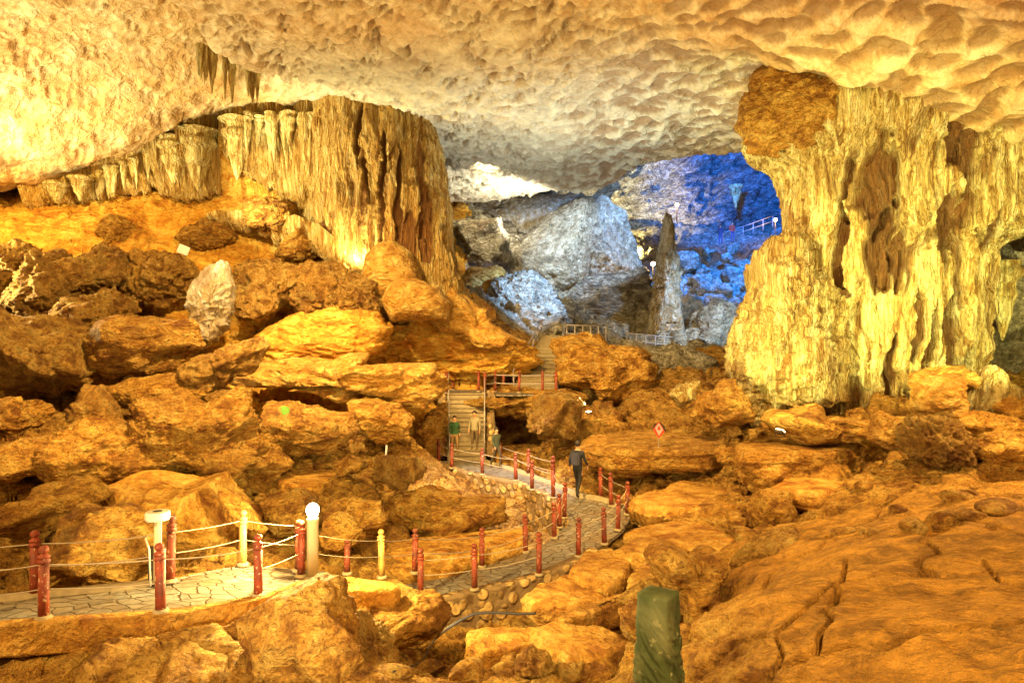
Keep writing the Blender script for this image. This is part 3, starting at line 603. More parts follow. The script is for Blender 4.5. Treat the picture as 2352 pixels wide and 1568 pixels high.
R("rock_outcrop", [(215,1195),(245,1115),(300,1092),(420,1098),(490,1100),(530,1150),(590,1215),(560,1262),(420,1262),(280,1240)], 16.6, 1.7, "smooth rounded rock base under the tall layered outcrop", "rock outcrop", mat='slab', rough=.45, flat=.42, fract=.3, lump=.15)
R("boulder", [(-40,1240),(0,1180),(60,1135),(150,1118),(195,1130),(210,1160),(140,1190),(60,1240)], 14.8, 1.2, "slanting brown boulder at left edge behind the walkway posts", strata=.8)
R("boulder", [(72,1320),(88,1200),(140,1162),(255,1166),(312,1205),(340,1290),(330,1350),(90,1352)], 12.6, 1.1, "large smooth-sided boulder directly behind the walkway posts at left", mat='boulder', rough=.7)
R("rock_slab", [(492,1130),(512,1125),(560,1168),(612,1222),(606,1240),(570,1228),(515,1180)], 15.2, .35, "narrow slanting beam of rock behind the walkway's pale yellow post", "rock slab", rough=.5, k=.7, mat='slab', flat=.5)
R("boulder", [(600,1150),(680,1135),(730,1170),(735,1215),(670,1230),(620,1205)], 17.2, 1.0, "rounded rock just left of the lit lamp globe")
R("boulder", [(720,1178),(790,1152),(856,1168),(882,1208),(834,1252),(742,1245)], 17, 1.1, "rounded rock just right of the lit lamp globe")
R("boulder", [(855,1185),(898,1148),(980,1138),(1060,1156),(1158,1150),(1174,1200),(1100,1226),(990,1222),(900,1208)], 19.5, 1.3, "long rounded boulder below the curved retaining wall", rough=.7, strata=1)
R("boulder", [(765,1066),(800,1050),(850,1056),(852,1078),(800,1090),(770,1084)], 20.4, .5, "small flat stone at the left of the pair above the long boulder")
R("boulder", [(832,1086),(872,1058),(950,1058),(982,1080),(972,1106),(905,1118),(845,1110)], 19.8, .7, "dark red crusty flat boulder above the long rounded boulder", mat='crusty', pits=.7)
R("rock_ledge", [(515,862),(560,836),(700,826),(820,830),(960,842),(1012,868),(1012,905),(985,935),(920,925),(850,908),(740,900),(640,893),(545,893)], 26.8, 2.6, "wide flat ledge overhanging the dark hollow in the middle left", "rock ledge", strata=1.6, k=.55, mat='mound')
# --- flowstone mounds under the left column
R("flowstone_mound", [(836,640),(842,590),(870,560),(905,553),(945,580),(968,640),(960,690),(880,690)], 31.6, 1.6, "smooth yellow dome of flowstone at the foot of the left column", "flowstone", mat='mound', rough=.25, strata=0, facets=0, k=.85, lump=.5, stm=.05)
R("flowstone_mound", [(878,690),(900,650),(960,640),(1010,660),(1040,700),(1030,740),(900,740)], 30.6, 1.6, "second orange flowstone dome just below the smooth yellow one", "flowstone", mat='mound', rough=.3, strata=0, facets=0, k=.8, lump=.6, stm=.05)
R("flowstone_mound", [(610,848),(650,790),(740,738),(850,705),(960,695),(1050,720),(1120,765),(1210,800),(1230,832),(1190,856),(1000,864),(760,866)], 33.9, 2.0, "broad layered orange flowstone apron sloping down to the upper stairs", "flowstone", mat='slope', rough=1.4, strata=2.0, facets=3, k=.75, stm=.15, lump=1.4)
R("flowstone_mound", [(960,700),(1040,660),(1100,720),(1180,770),(1230,790),(1190,820),(1080,790),(1000,760)], 33.0, 2.0, "rippled flowstone shoulder between the left column and the blue lit mound", "flowstone", mat='mound', rough=.9, strata=1.4, facets=2, stm=.1)
# --- foreground left and centre
R("boulder", [(548,1455),(566,1425),(636,1392),(700,1368),(772,1376),(812,1418),(822,1470),(790,1530),(720,1620),(560,1620)], 9.0, 1.0, "large lamp-lit boulder below the lamp post in front of the walkway", rough=.8, pits=.25)
R("boulder", [(808,1420),(842,1462),(884,1505),(905,1560),(890,1620),(730,1620),(790,1530),(822,1470)], 9.5, .8, "dark pitted rock right of the large lamp-lit boulder", mat='crusty', pits=1.1)
R("boulder", [(800,1385),(850,1362),(925,1368),(1002,1386),(1016,1425),(995,1465),(905,1475),(835,1440)], 12.0, .9, "block of orange rock beneath the lit yellow slab and beside the retaining wall", strata=.6)
R("boulder", [(1420,1385),(1478,1342),(1530,1332),(1512,1362),(1440,1392)], 12.2, .3, "thin slanting stone above the long narrow slab", mat='boulder')
R("boulder", [(1188,1520),(1215,1494),(1262,1508),(1284,1546),(1232,1562),(1190,1550)], 10, .3, "small crusty reddish stone under the flat oval stone", mat='crusty', pits=1)
R("boulder", [(1284,1522),(1342,1526),(1338,1560),(1305,1580),(1285,1560)], 10.1, .25, "small wedge of rock propping up the flat oval stone", mat='crusty', pits=.4)
R("boulder", [(1425,1410),(1468,1392),(1500,1440),(1488,1484),(1440,1460)], 9.8, .35, "upright stone just left of the green covered box", mat='boulder')
R("boulder", [(1440,1490),(1500,1470),(1520,1568),(1500,1620),(1420,1600)], 9.6, .5, "dark red-brown rock in the shadow left of green box base", mat='boulder')
R("boulder", [(1486,1290),(1515,1255),(1560,1264),(1606,1300),(1662,1288),(1694,1330),(1668,1372),(1640,1420),(1560,1420),(1510,1360)], 11.6, .9, "knobbly rounded boulder behind the green covered box", mat='boulder', pits=.4, lump=1.8)
R("rock_slab", [(1684,1310),(1720,1272),(1800,1236),(1852,1222),(1838,1258),(1765,1292),(1702,1326)], 12.8, .5, "thin reddish slab lodged at the edge of the great right outcrop", "rock slab", mat='crusty', pits=.3)
R("boulder", [(1722,1182),(1758,1140),(1812,1138),(1828,1180),(1812,1222),(1770,1238),(1734,1212)], 17, .8, "round knobbly boulder in the middle of the right-hand rocks", pits=.5, mat='boulder')
R("boulder", [(1716,1072),(1820,1064),(1930,1066),(1948,1108),(1914,1160),(1902,1188),(1860,1192),(1822,1152),(1742,1134)], 19.2, 1.7, "large overhanging boulder right of centre above the round knobbly one", facets=8, strata=.6)
R("boulder", [(1902,1198),(1930,1128),(1962,1130),(1996,1170),(1966,1200)], 17.3, .7, "dark triangular rock in shadow right of the overhanging boulder")
R("rock_slab", [(1500,1195),(1610,1190),(1730,1180),(1760,1215),(1700,1225),(1600,1205)], 18.6, 1.0, "lower layer of rock under the thick layered slab", "rock slab", strata=1)
def slab(name, outline, zt, h, label, cat="rock slab", mat='slab', tilt=0.0, rough=1.0, strata=.6):
    """flat-topped block: outline = its top face seen in the picture, at height zt"""
    rock_n[0] += 1; sd = 200 + rock_n[0] * 13
    po = np.array([G(u, v, zt)[:2] for u, v in outline]); ring = np.linspace(-math.pi, math.pi, 361)
    c, Rr = raypoly(po, ring); Rr[-1] = Rr[0]
    for _ in range(3): Rr[1:-1] = (Rr[:-2] + 2 * Rr[1:-1] + Rr[2:]) / 4
    d, fc = ico(6); th = np.arctan2(d[:, 1], d[:, 0]); R_ = np.interp(th, ring, Rr)
    rho = np.hypot(d[:, 0], d[:, 1]); z = np.sign(d[:, 2]) * np.abs(d[:, 2]) ** .32; rs = rho ** .42
    rs = rs * np.where(z < 0, 1 + .10 * z, 1)
    W_ = np.stack([c[0] + np.cos(th) * R_ * rs, c[1] + np.sin(th) * R_ * rs, zt - h / 2 + z * h / 2], 1)
    size = max(np.ptp(po[:, 0]), .5); dn = np.stack([np.cos(th) * rho, np.sin(th) * rho, np.sign(d[:, 2]) * (1 - rho ** 4)], 1)
    topm = sstep(.5, .9, d[:, 2])
    disp = .05 * size * fbm(W_ * (1.6 / size), sd, 3) * (1 - .75 * topm) + .045 * rough * (1 - .72 * topm) * fbm(W_ * np.array((1.6, 1.6, 3)), sd + 1, 6, .6, ridged=True)
    ph = W_[:, 2] * 4.5 + .7 * fbm(W_ * .8, sd + 3, 3); fr_ = ph - np.floor(ph); disp += strata * .06 * (fr_ ** 2.5 - .3) * (1 - topm)
    f1, f2, hh = worley(W_ / (size * .30) + 1.7, sd + 11, soft=18); disp += .03 * size * hh * (1 - .8 * topm)
    W_ = W_ + dn * disp[:, None]; W_[:, 2] += (W_[:, 0] - c[0]) * tilt
    o = link_mesh(name, W_, fc, M[mat], origin=np.array((c[0], c[1], W_[:, 2].min())), stain_shade=sstep(.05, .45, fbm(W_ * 1.2, sd + 8, 4)) * .3)
    return tag(o, label, cat, None, 'thing')
slab("rock_slab", [(724,1338),(760,1322),(840,1325),(914,1335),(914,1347),(850,1354),(770,1350)], -4.22, .5, "flat brightly lit yellow slab at the foot of the lamp post")
slab("rock_slab", [(1066,1474),(1080,1448),(1122,1438),(1250,1442),(1262,1468),(1185,1482),(1110,1490)], -4.9, .45, "long squared stone at the left end of the pile, by the dark hose")
slab("rock_slab", [(1222,1442),(1262,1428),(1350,1430),(1447,1462),(1434,1482),(1375,1500),(1300,1508),(1238,1484)], -4.72, .32, "flat oval stone lying on top of the pile in the lower middle")
slab("rock_slab", [(1236,1430),(1275,1402),(1380,1371),(1474,1360),(1482,1376),(1400,1394),(1330,1412),(1270,1434)], -4.72, .42, "long narrow slab slanting up to the green covered box", tilt=.10)
slab("rock_slab", [(1204,1370),(1242,1335),(1300,1316),(1352,1332),(1398,1358),(1375,1374),(1290,1388),(1225,1388)], -4.78, .50, "broad flat-topped stone in front of the retaining wall end", tilt=-.05)
slab("rock_slab", [(1310,1304),(1343,1264),(1402,1256),(1450,1280),(1432,1314),(1398,1338),(1336,1326)], -4.62, .62, "squared pale-topped block resting against the right side of the walkway", tilt=.04)
slab("rock_slab", [(1440,1328),(1465,1300),(1502,1286),(1532,1308),(1500,1332)], -4.5, .5, "small squared stone between pale-topped block and knobbly boulder")
slab("rock_slab", [(1398,1252),(1440,1222),(1505,1200),(1585,1193),(1662,1218),(1704,1256),(1640,1266),(1560,1252),(1480,1274)], -4.42, .65, "long smooth slab right of the walkway bend", tilt=.03)
slab("rock_slab", [(880,1264),(895,1232),(1000,1222),(1120,1212),(1208,1206),(1212,1234),(1120,1260),(990,1280)], -5.25, .6, "smooth flat slab behind the middle walkway posts")
slab("rock_slab", [(880,1300),(930,1284),(1040,1272),(1090,1280),(1060,1298),(960,1312)], -5.42, .4, "low flat slab beneath another, left behind the middle walkway posts")
slab("rock_slab", [(1446,1142),(1560,1100),(1700,1114),(1738,1146),(1690,1162),(1600,1170),(1490,1164)], -4.65, .8, "thick layered slab right of the walkway's far bend", strata=1.4)
slab("rock_ledge", [(1322,1018),(1360,998),(1430,984),(1560,990),(1692,996),(1716,1022),(1640,1034),(1500,1032),(1380,1028)], -3.6, .9, "long dark red layered ledge behind the warning sign", "rock ledge", mat='boulder', strata=1.8, tilt=.02)
slab("rock_ledge", [(1686,1014),(1800,996),(1930,994),(2012,1018),(1940,1036),(1840,1042),(1706,1038)], -3.08, .9, "flat layered ledge in front of the right pillar", "rock ledge", mat='boulder', strata=1.8)
slab("rock_slab", [(1760,1110),(1830,1090),(1960,1085),(2040,1100),(1990,1122),(1860,1130)], -3.75, .6, "broad low ledge on the open floor right of the overhanging boulder", strata=1.2)
slab("rock_slab", [(620,1085),(700,1062),(780,1060),(800,1085),(740,1108),(650,1112)], -4.2, .5, "flat stone left of the small flat stone pair above the long boulder")

# --- right middle shelves and pillar base
R("boulder", [(1648,1040),(1668,1022),(1692,1026),(1700,1050),(1676,1066),(1652,1060)], 21, .4, "small rounded stone sitting where the two long ledges meet")
R("boulder", [(1213,950),(1238,920),(1290,908),(1334,935),(1338,1000),(1262,1016),(1216,1002)], 26.6, 1.5, "pitted reddish boulder right of the dark cave mouth", mat='crusty', pits=1)
R("boulder", [(1281,800),(1300,782),(1360,772),(1440,786),(1480,806),(1518,850),(1520,888),(1470,902),(1380,898),(1284,886)], 32, 2.2, "massive square layered boulder beside the upper stairs", strata=1.4, k=.5)
R("boulder", [(1632,935),(1655,886),(1700,878),(1726,915),(1745,958),(1700,984),(1650,980)], 21.2, 1.1, "yellowish rounded boulder at the left foot of the right pillar", mat='boulder', rough=.7)
R("boulder", [(1540,905),(1560,880),(1604,878),(1590,930),(1560,938)], 24, .6, "small pale yellow rock left of the pillar's boulders", mat='flow')
R("boulder", [(1590,960),(1620,905),(1650,900),(1655,975)], 22.6, .8, "brown rock wedged beside the yellowish rounded boulder")
R("boulder", [(1740,965),(1800,945),(1880,955),(1960,950),(2030,975),(2010,1005),(1900,1010),(1800,1000)], 19.8, 1.1, "low yellow-lit rock right at the front of the pillar's foot", mat='boulder', rough=.8)
R("boulder", [(2086,1000),(2115,970),(2165,968),(2212,1018),(2196,1062),(2135,1056),(2096,1030)], 17, .8, "coral-like ball of spiky orange crust on the right", mat='crusty', pits=2.2, rough=1.6, facets=0, strata=0)
R("boulder", [(2112,930),(2130,880),(2160,860),(2200,868),(2225,930),(2186,985),(2130,975)], 18.8, .9, "tall lumpy orange rock behind the coral-like ball", mat='mound', lump=2)
R("boulder", [(2008,1005),(2048,950),(2112,958),(2105,1002),(2040,1024)], 18, .8, "rounded brown rock left of the coral-like ball")
R("flowstone_mound", [(2118,862),(2170,838),(2225,845),(2262,880),(2260,915),(2180,905),(2120,900)], 20.6, 1.0, "lumpy orange flowstone skirt at the right foot of the pillar", "flowstone", mat='mound', lump=1.8, strata=0, rough=.5)
R("stalagmite", [(2225,945),(2245,890),(2262,852),(2275,838),(2296,868),(2330,910),(2334,950),(2280,962)], 20, .8, "stubby brightly lit yellow stalagmite near the right edge", "stalagmite", mat='flow', facets=0, lump=1.8, strata=0)
R("boulder", [(2200,970),(2258,948),(2352,960),(2420,980),(2352,1010),(2240,1016)], 18.0, 1.0, "brown boulder below the stubby yellow stalagmite", lump=1.6)
R("boulder", [(2222,1030),(2300,1000),(2380,1000),(2440,1050),(2352,1085),(2262,1066)], 16.4, 1.0, "smooth boulder at the right edge over the dark gap")
R("boulder", [(2290,940),(2340,910),(2400,920),(2400,970),(2320,975)], 19.0, .8, "yellow crusted rock cut off by the right edge", mat='mound')
# flank of the right pillar
R("flowstone_mound", [(1694,915),(1712,825),(1740,755),(1762,695),(1748,640),(1748,612),(1768,572),(1800,552),(1830,570),(1880,680),(1935,780),(1950,900),(1930,965),(1840,975),(1760,968),(1690,950)], 24.2, 1.6, "pale yellow flowstone flank leaning against the right pillar's left side", "flowstone", mat='flow', strata=.7, pits=.7, facets=9, k=.6, flute=1.6, lump=1.0, rough=1.0)
R("rock_bulge", [(1722,275),(1735,225),(1765,170),(1810,120),(1880,130),(1950,170),(1985,240),(1975,300),(1940,338),(1890,335),(1850,354),(1790,346),(1745,335)], 23.6, 1.3, "rounded orange-brown bulge hanging from the roof at the pillar's top", "hanging rock", mat='boulder', facets=4, pits=.9, strata=.3, k=.75, rough=1.4, lump=1.6, stm=.5)
# --- background chamber
R("rock_wall", [(1010,480),(1090,452),(1200,450),(1330,444),(1370,470),(1280,530),(1220,610),(1110,640),(1020,600)], 58.5, 2.4, "pale cream wall rising behind the great dome, under the white lit roof", "rock wall", mat='pale', facets=3, rough=.7, fract=.4)
R("rock_outcrop", [(1020,500),(1060,482),(1110,484),(1150,508),(1178,560),(1192,622),(1150,655),(1060,630),(1025,580)], 47, 3.0, "grey and orange rock just right of the left column, in the distance", "rock outcrop", mat='grey', pits=.6)
R("flowstone_mound", [(1045,660),(1080,615),(1140,612),(1185,650),(1190,700),(1130,712),(1080,700)], 44, 2.2, "bright yellow flowstone lumps beside the distant blue-lit mound", "flowstone", mat='mound', lump=2, facets=0)
R("crystal_mound", [(1125,705),(1150,660),(1200,640),(1250,645),(1283,700),(1304,752),(1250,785),(1180,782),(1135,750)], 41.5, 2.0, "jagged blue-lit mound of crystals beyond the top of stairs", "rock mound", mat='grey', pits=2, rough=2.2, strata=0, facets=3, stm=0)
R("rock_dome", [(1183,615),(1200,560),(1258,502),(1318,468),(1382,463),(1432,498),(1462,560),(1478,635),(1440,655),(1380,665),(1260,705),(1190,650)], 54, 6.0, "huge grey dome of rock in the centre of the far chamber", "rock dome", mat='grey', pits=.5, facets=2, k=.8, rough=.7, fract=.15, lump=.35, flute=1.5)
R("rock_outcrop", [(1255,720),(1300,680),(1380,628),(1484,622),(1502,680),(1490,745),(1400,768),(1290,760)], 48.5, 3.0, "streaky grey shelf of rock at the foot of the great dome", "rock outcrop", mat='greystreak', strata=1.6)
R("stalagmite", [(1484,800),(1496,720),(1508,640),(1519,560),(1530,482),(1542,520),(1550,600),(1556,700),(1572,800)], 44.5, 1.4, "tall thin pointed stalagmite at the far chamber's centre", "stalagmite", mat='pale', facets=0, strata=1.4, k=.9, lump=1.2, pits=.9, rough=1.6)
R("rock_outcrop", [(1585,800),(1600,720),(1650,690),(1690,720),(1690,790),(1640,825)], 43, 2.0, "dark blue square rock near the bottom of the blue slope", "rock outcrop", mat='grey', facets=9, k=.5)
R("rock_outcrop", [(1380,800),(1420,770),(1500,790),(1580,810),(1640,830),(1660,870),(1560,880),(1450,850)], 37, 1.8, "brown-grey rocks behind the massive square layered boulder", "rock outcrop", mat='grey', pits=.6)

# ------------------------------------------------------------------ big columns and drapery
def column(name, label, cat, D, prof, ratio, mat, recess=(), nz=420, na=620, seed=500, flare=1.0, amp=.3, lump=.3, parent=None):
    """prof: (v, left u, right u); recess: (u, v, half width, half height, depth) hollows stained brown"""
    m = D / F; prof = np.array(prof, float); v = np.linspace(prof[0, 0], prof[-1, 0], nz)
    l = np.interp(v, prof[:, 0], prof[:, 1]); r = np.interp(v, prof[:, 0], prof[:, 2])
    ker = np.hanning(25); ker /= ker.sum(); pad = lambda a: np.convolve(np.pad(a, 12, 'edge'), ker, 'valid')
    l = pad(l); r = pad(r)
    th = np.linspace(0, 2 * math.pi, na, endpoint=False)
    cx = ((l + r) / 2 - 1176) * m; a = (r - l) / 2 * m; z = -(v - 784) * m
    b = a * ratio + .4
    ex = .78
    ct_, st_ = np.cos(th), np.sin(th); ct_ = np.sign(ct_) * np.abs(ct_) ** ex; st_ = np.sign(st_) * np.abs(st_) ** ex
    X = cx[:, None] + a[:, None] * ct_[None]; Y = D + b[:, None] * st_[None]; Z = np.repeat(z[:, None], na, 1)
    Nn = np.stack([np.repeat(np.cos(th)[None], nz, 0), np.repeat(np.sin(th)[None], nz, 0), np.zeros((nz, na))], -1).reshape(-1, 3)
    V = np.stack([X, Y, Z], -1).reshape(-1, 3)
    wv = V + np.stack([.5 * noise(V * .6, seed + 20), .5 * noise(V * .6, seed + 21), np.zeros(len(V))], 1)
    fl = fbm(wv * np.array((1.25, 1.25, .10)), seed, 4, .6, ridged=True)
    fl2 = fbm(wv * np.array((3.6, 3.6, .22)), seed + 1, 3, .6, ridged=True)
    lm = fbm(wv * np.array((.6, .6, .5)), seed + 2, 4)
    dsp = amp * fl + amp * .45 * fl2 + lump * 1.6 * lm + .05 * fbm(V * 4, seed + 3, 3)
    # drip shelves
    f1, f2, h = worley(np.stack([wv[:, 0] * .9, wv[:, 2] * .35, wv[:, 1] * 0], 1), seed + 4, 2, soft=16)
    dsp += lump * .5 * h
    deep = sstep(.45, .62, fbm(wv * np.array((1.0, 1.0, .14)), seed + 6, 3) + .12) 
    strk = sstep(.12, .34, fbm(wv * np.array((1.5, 1.5, .10)) + 9, seed + 31, 4)); dsp -= strk * .12
    dsp -= deep * .45; sv = np.maximum(deep * .6, sstep(.02, -.35, fl) * .75); sv = np.maximum(sv, sstep(-.1, -.5, fl2) * .5); sv = np.maximum(sv, strk * .8)
    U_ = V[:, 0] / m + 1176; Vv = 784 - V[:, 2] / m; fr = V[:, 1] < D
    for (ru, rv, rw, rh, dp) in recess:
        uu = U_ + 26 * fbm(V * np.array((1.6, 1.6, .8)), seed + 8, 4); e = ((uu - ru) / rw) ** 2 + ((Vv - rv + 70 * fbm(V * np.array((2.2, 2.2, .5)), seed + 9, 3)) / rh) ** 2
        k_ = sstep(1.25, .75, e) * fr; dsp -= dp * k_; sv = np.maximum(sv, k_ * .92)
    V = V + Nn * dsp[:, None]
    V[:, 2] += .15 * fbm(V * 1.5, seed + 12, 3)
    org = np.array((cx[-1], D, V[:, 2].min()))
    o = link_mesh(name, V, grid_faces(nz, na, True)[:, ::-1], M[mat], origin=org, stain_shade=np.clip(sv, 0, 1))
    return tag(o, label, cat, None, 'thing')
column("flowstone_column", "massive yellow-green lit fluted column on the right, tapering downwards", "rock column", 25.0,
       [(150,1800,2480),(262,1760,2440),(340,1755,2400),(380,1800,2352),(450,1824,2340),(500,1832,2330),(540,1836,2310),(572,1842,2252),(590,1846,2234),(700,1868,2228),(800,1905,2232),(850,1925,2205),(900,1930,2130),(945,1922,2115),(990,1915,2120)],
       .55, 'flow', [(1935,470,34,90,.55),(1955,590,26,85,.6),(1886,470,8,60,.4),(1886,590,10,125,.6),(1990,610,13,60,.4),(2082,340,24,85,.5),(2108,440,14,120,.45),(2082,560,20,75,.45),(1860,692,46,20,.2),(2158,560,8,60,.25),
        (2060,790,12,90,.5),(2032,760,9,70,.4),(2110,830,12,90,.5),(2095,740,14,50,.4),(2142,860,9,70,.4),(1990,840,9,80,.35),(2230,665,12,30,.3)], seed=510, amp=.34, lump=.30, nz=520, na=760)
column("flowstone_column", "wide orange and yellow column with vertical ribs, left of centre", "rock column", 34.0,
       [(190,745,985),(262,742,982),(300,738,990),(350,738,1002),(420,738,1020),(500,740,1028),(580,760,1032),(640,800,1046),(700,830,1075),(740,850,1100)],
         .5, 'flowwarm', [(893,480,6,150,.4),(925,470,9,110,.4),(950,560,22,60,.2),(985,520,14,90,.2),(845,330,7,60,.4),(775,560,18,30,.2),(860,420,6,60,.3)], seed=540, amp=.26, lump=.22, nz=420, na=560)

def sheet(name, label, cat, ctrl, mat, seed, amp=.45, thick=1.0, nz=200, nu=700, recess=()):
    """hanging curtain: ctrl = (u, v top, v bottom, D); a closed solid"""
    c = np.array(ctrl, float); u = np.linspace(c[0, 0], c[-1, 0], nu)
    vt = np.interp(u, c[:, 0], c[:, 1]); vb = np.interp(u, c[:, 0], c[:, 2]); Dd = np.interp(u, c[:, 0], c[:, 3])
    drip = fbm(np.stack([u * .05, u * 0, u * 0], 1), seed + 9, 3) * 26 + 16 * np.abs(noise(np.stack([u * .14, u * 0, u * 0 + 3], 1), seed + 10)); vb = vb + drip
    t = np.linspace(0, 1, nz)[:, None]; VV = vt[None] + (vb - vt)[None] * t
    X = (u[None] - 1176) * Dd[None] / F + 0 * t; Z = -(VV - 784) * Dd[None] / F; Y = Dd[None] + 0 * t
    V = np.stack([X, Y, Z], -1).reshape(-1, 3)
    d = amp * fbm(V * np.array((.8, .3, .10)), seed, 4, .6, ridged=True) + amp * .35 * fbm(V * np.array((3.0, .3, .3)), seed + 1, 3, ridged=True) + .35 * fbm(V * np.array((.35, .2, .5)), seed + 2, 3)
    f1, f2, h = worley(np.stack([V[:, 0] * .8, V[:, 2] * .3, V[:, 2] * 0], 1), seed + 3, 2, soft=14); d = d + .35 * h
    tap = (1 - t ** 3 * .8) + 0 * X; Fr = V.copy(); Fr[:, 1] -= (d + .5) * tap.ravel()
    Bk = V.copy(); Bk[:, 1] += thick * tap.ravel()
    f = grid_faces(nz, nu); n = len(V)
    bi = np.concatenate([np.arange(nu), np.arange(1, nz) * nu + nu - 1, (nz - 1) * nu + np.arange(nu - 2, -1, -1), np.arange(nz - 2, 0, -1) * nu])
    b2 = np.roll(bi, -1); side = np.stack([bi, b2, b2 + n, bi + n], 1)
    sv = sstep(.15, .5, fbm(V * np.array((1.1, .4, .2)), seed + 6, 3)) * .5 * sstep(0, .3, t + 0 * X).ravel()
    A = np.vstack([Fr, Bk]); o = link_mesh(name, A, np.vstack([f, f[:, ::-1] + n, side[:, ::-1]]), M[mat], origin=np.array((V[:, 0].mean(), V[:, 1].mean(), V[:, 2].min())), stain_shade=np.tile(sv, 2))
    return tag(o, label, cat, None, 'thing')
sheet("stone_drapery", "long low curtain of brown drapery under the roof edge at far left", "stone drapery", [(60,370,474,33.5),(180,355,462,34),(260,330,450,34.4),(345,290,440,34.8)], 'flowwarm', 610, amp=.35, nz=110, nu=420)
sheet("stone_drapery", "pale yellow curtain with two thick tapering lobes beneath the roof edge", "stone drapery", [(345,280,420,34.6),(385,265,450,34.2),(430,250,462,34.2),(470,240,455,34.3),(505,230,440,34.6)], 'flowwarm', 630, amp=.5, nz=160, nu=300)
sheet("stone_drapery", "smooth orange wall of flowstone between the pale curtain and the ribbed one", "stone drapery", [(470,210,470,35.2),(540,200,490,35.3),(620,200,560,35.3),(690,200,590,35.2),(765,200,620,35.0)], 'slope', 650, amp=.6, nz=200, nu=360)
sheet("stone_drapery", "wide ribbed curtain of stalactites joined to the left column", "stone drapery", [(515,215,352,34.3),(560,205,400,34.2),(620,200,430,34.4),(680,205,470,34.4),(715,205,540,34.2),(760,205,590,34.0)], 'flowwarm', 670, amp=.6, nz=220, nu=420)
sheet("stone_drapery", "tiny drip fringe on the orange slope under the smooth orange wall", "stone drapery", [(500,500,520,33.6),(560,490,530,33.4),(620,500,540,33.4)], 'flowwarm', 720, amp=.4, nz=80, nu=200)
for a_ in ([(560,470),(600,450),(650,465),(660,510),(610,530),(565,515)], "rough brown lump on the slope under the ribbed curtain, upper one"), ([(640,545),(690,520),(740,550),(735,590),(680,600),(640,580)], "rough brown lump on the slope below the drip curtain, lower one"), ([(420,520),(470,495),(520,510),(530,550),(470,570),(425,555)], "low brown lump half sunk in the orange slope above the tilted pale slab"), ([(200,530),(260,510),(310,530),(300,560),(230,570)], "low orange lump half sunk in the slope at far left"):
    R("rock_outcrop", a_[0], 33.2, 1.0, a_[1], mat='boulder', pits=1.0, lump=1.6, rough=1.8, facets=3)
sheet("stone_drapery", "small drip curtain on the slope between the ribbed curtain and column foot", "stone drapery", [(630,505,560,33.8),(690,500,565,33.4),(740,520,590,33.0),(790,560,640,32.6)], 'flowwarm', 690, amp=.4, nz=110, nu=260)
sheet("stone_drapery", "hanging fringe of pale stalactites behind the right pillar at the right edge", "stone drapery", [(2262,570,600,27.5),(2275,585,660,27.2),(2292,590,740,27),(2330,585,770,27),(2360,560,700,27),(2420,540,690,27)], 'grey', 710, amp=.5, nz=200, nu=300, thick=.8)
sheet("stone_drapery", "dark wall of rock behind the right pillar", "stone drapery", [(2150,480,840,30.5),(2300,500,850,30.5),(2480,520,880,30)], 'grey', 730, amp=.6, nz=160, nu=260, thick=1.2)

def stalactite(u, v0, v1, D, r, label, grp, up=False, mat='flow'):
    rock_n[0] += 1; sd = 900 + rock_n[0] * 7
    a = P(u, v0, D); b = P(u, v1, D); n, na = 40, 28
    t = np.linspace(0, 1, n)[:, None]; th = np.linspace(0, 2 * math.pi, na, endpoint=False)[None]
    rr = r * (1 - t) ** .75 * (1 + .22 * np.sin(t * 23 + sd) * (1 - t)) + .01
    X = a[0] + rr * np.cos(th); Y = a[1] + rr * np.sin(th); Z = a[2] + (b[2] - a[2]) * t + 0 * th
    V = np.stack([X, Y, Z], -1).reshape(-1, 3); nn = np.stack([np.cos(th) + 0 * t, np.sin(th) + 0 * t, 0 * (t + th)], -1).reshape(-1, 3)
    V += nn * (r * .35 * fbm(V * np.array((2.5, 2.5, .8)), sd, 3, ridged=True))[:, None] * (1 - t + .1 + 0 * th).ravel()[:, None]
    f = grid_faces(n, na, True)
    o = link_mesh("stalagmite" if up else "stalactite", V, f if b[2] > a[2] else f[:, ::-1], M[mat], origin=a)
    return tag(o, label, "stalagmite" if up else "stalactite", grp, 'thing')
big = [(545,275,415,33.4,.62,"long pointed stalactite at the left end of the ribbed curtain"),
       (455,300,440,33.6,.75,"thick shaggy pale stalactite, the right one of the two lobes"),
       (400,318,425,33.7,.70,"thick shaggy pale stalactite, the left one of the two lobes"),
       (2302,600,782,26.2,.55,"longest pale stalactite hanging behind the right pillar"),
       (132,418,468,32.8,.45,"whitest stalactite at the far left end of the low drapery"),
       (185,405,462,33.2,.45,"white stalactite, second from the far left end of the low drapery"),
       (1690,425,480,66,.5,"pale icicle-shaped stalactite lit cyan in the blue chamber")]
for a in big: stalactite(*a[:5], a[5], "single large stalactites")
rng = np.random.RandomState(4)
for i in range(26):
    u = rng.uniform(560, 735); stalactite(u, 262 + rng.uniform(-4, 6), 262 + rng.uniform(40, 130), 33.3 + rng.uniform(-.2, .5), rng.uniform(.12, .3), "slim pale stalactite in the dense row left of the ribbed column", "stalactites in the row beside the left column")
for i in range(14):
    u = rng.uniform(215, 345); v = np.interp(u, [215, 345], [398, 350]); stalactite(u, v, v + rng.uniform(30, 75), 33.9, rng.uniform(.12, .26), "short stalactite in the low row under the left roof edge", "stalactites under the left roof edge")
for i in range(16):
    u = rng.uniform(430, 600); dd = 27.5 + (u - 430) / 170 * 2; v = np.interp(u, [430, 600], [150, 215]); stalactite(u, v - 60, v + rng.uniform(5, 50), dd, rng.uniform(.06, .16), "small stalactite in the cluster on the roof ridge at upper left", "stalactites on the roof ridge")

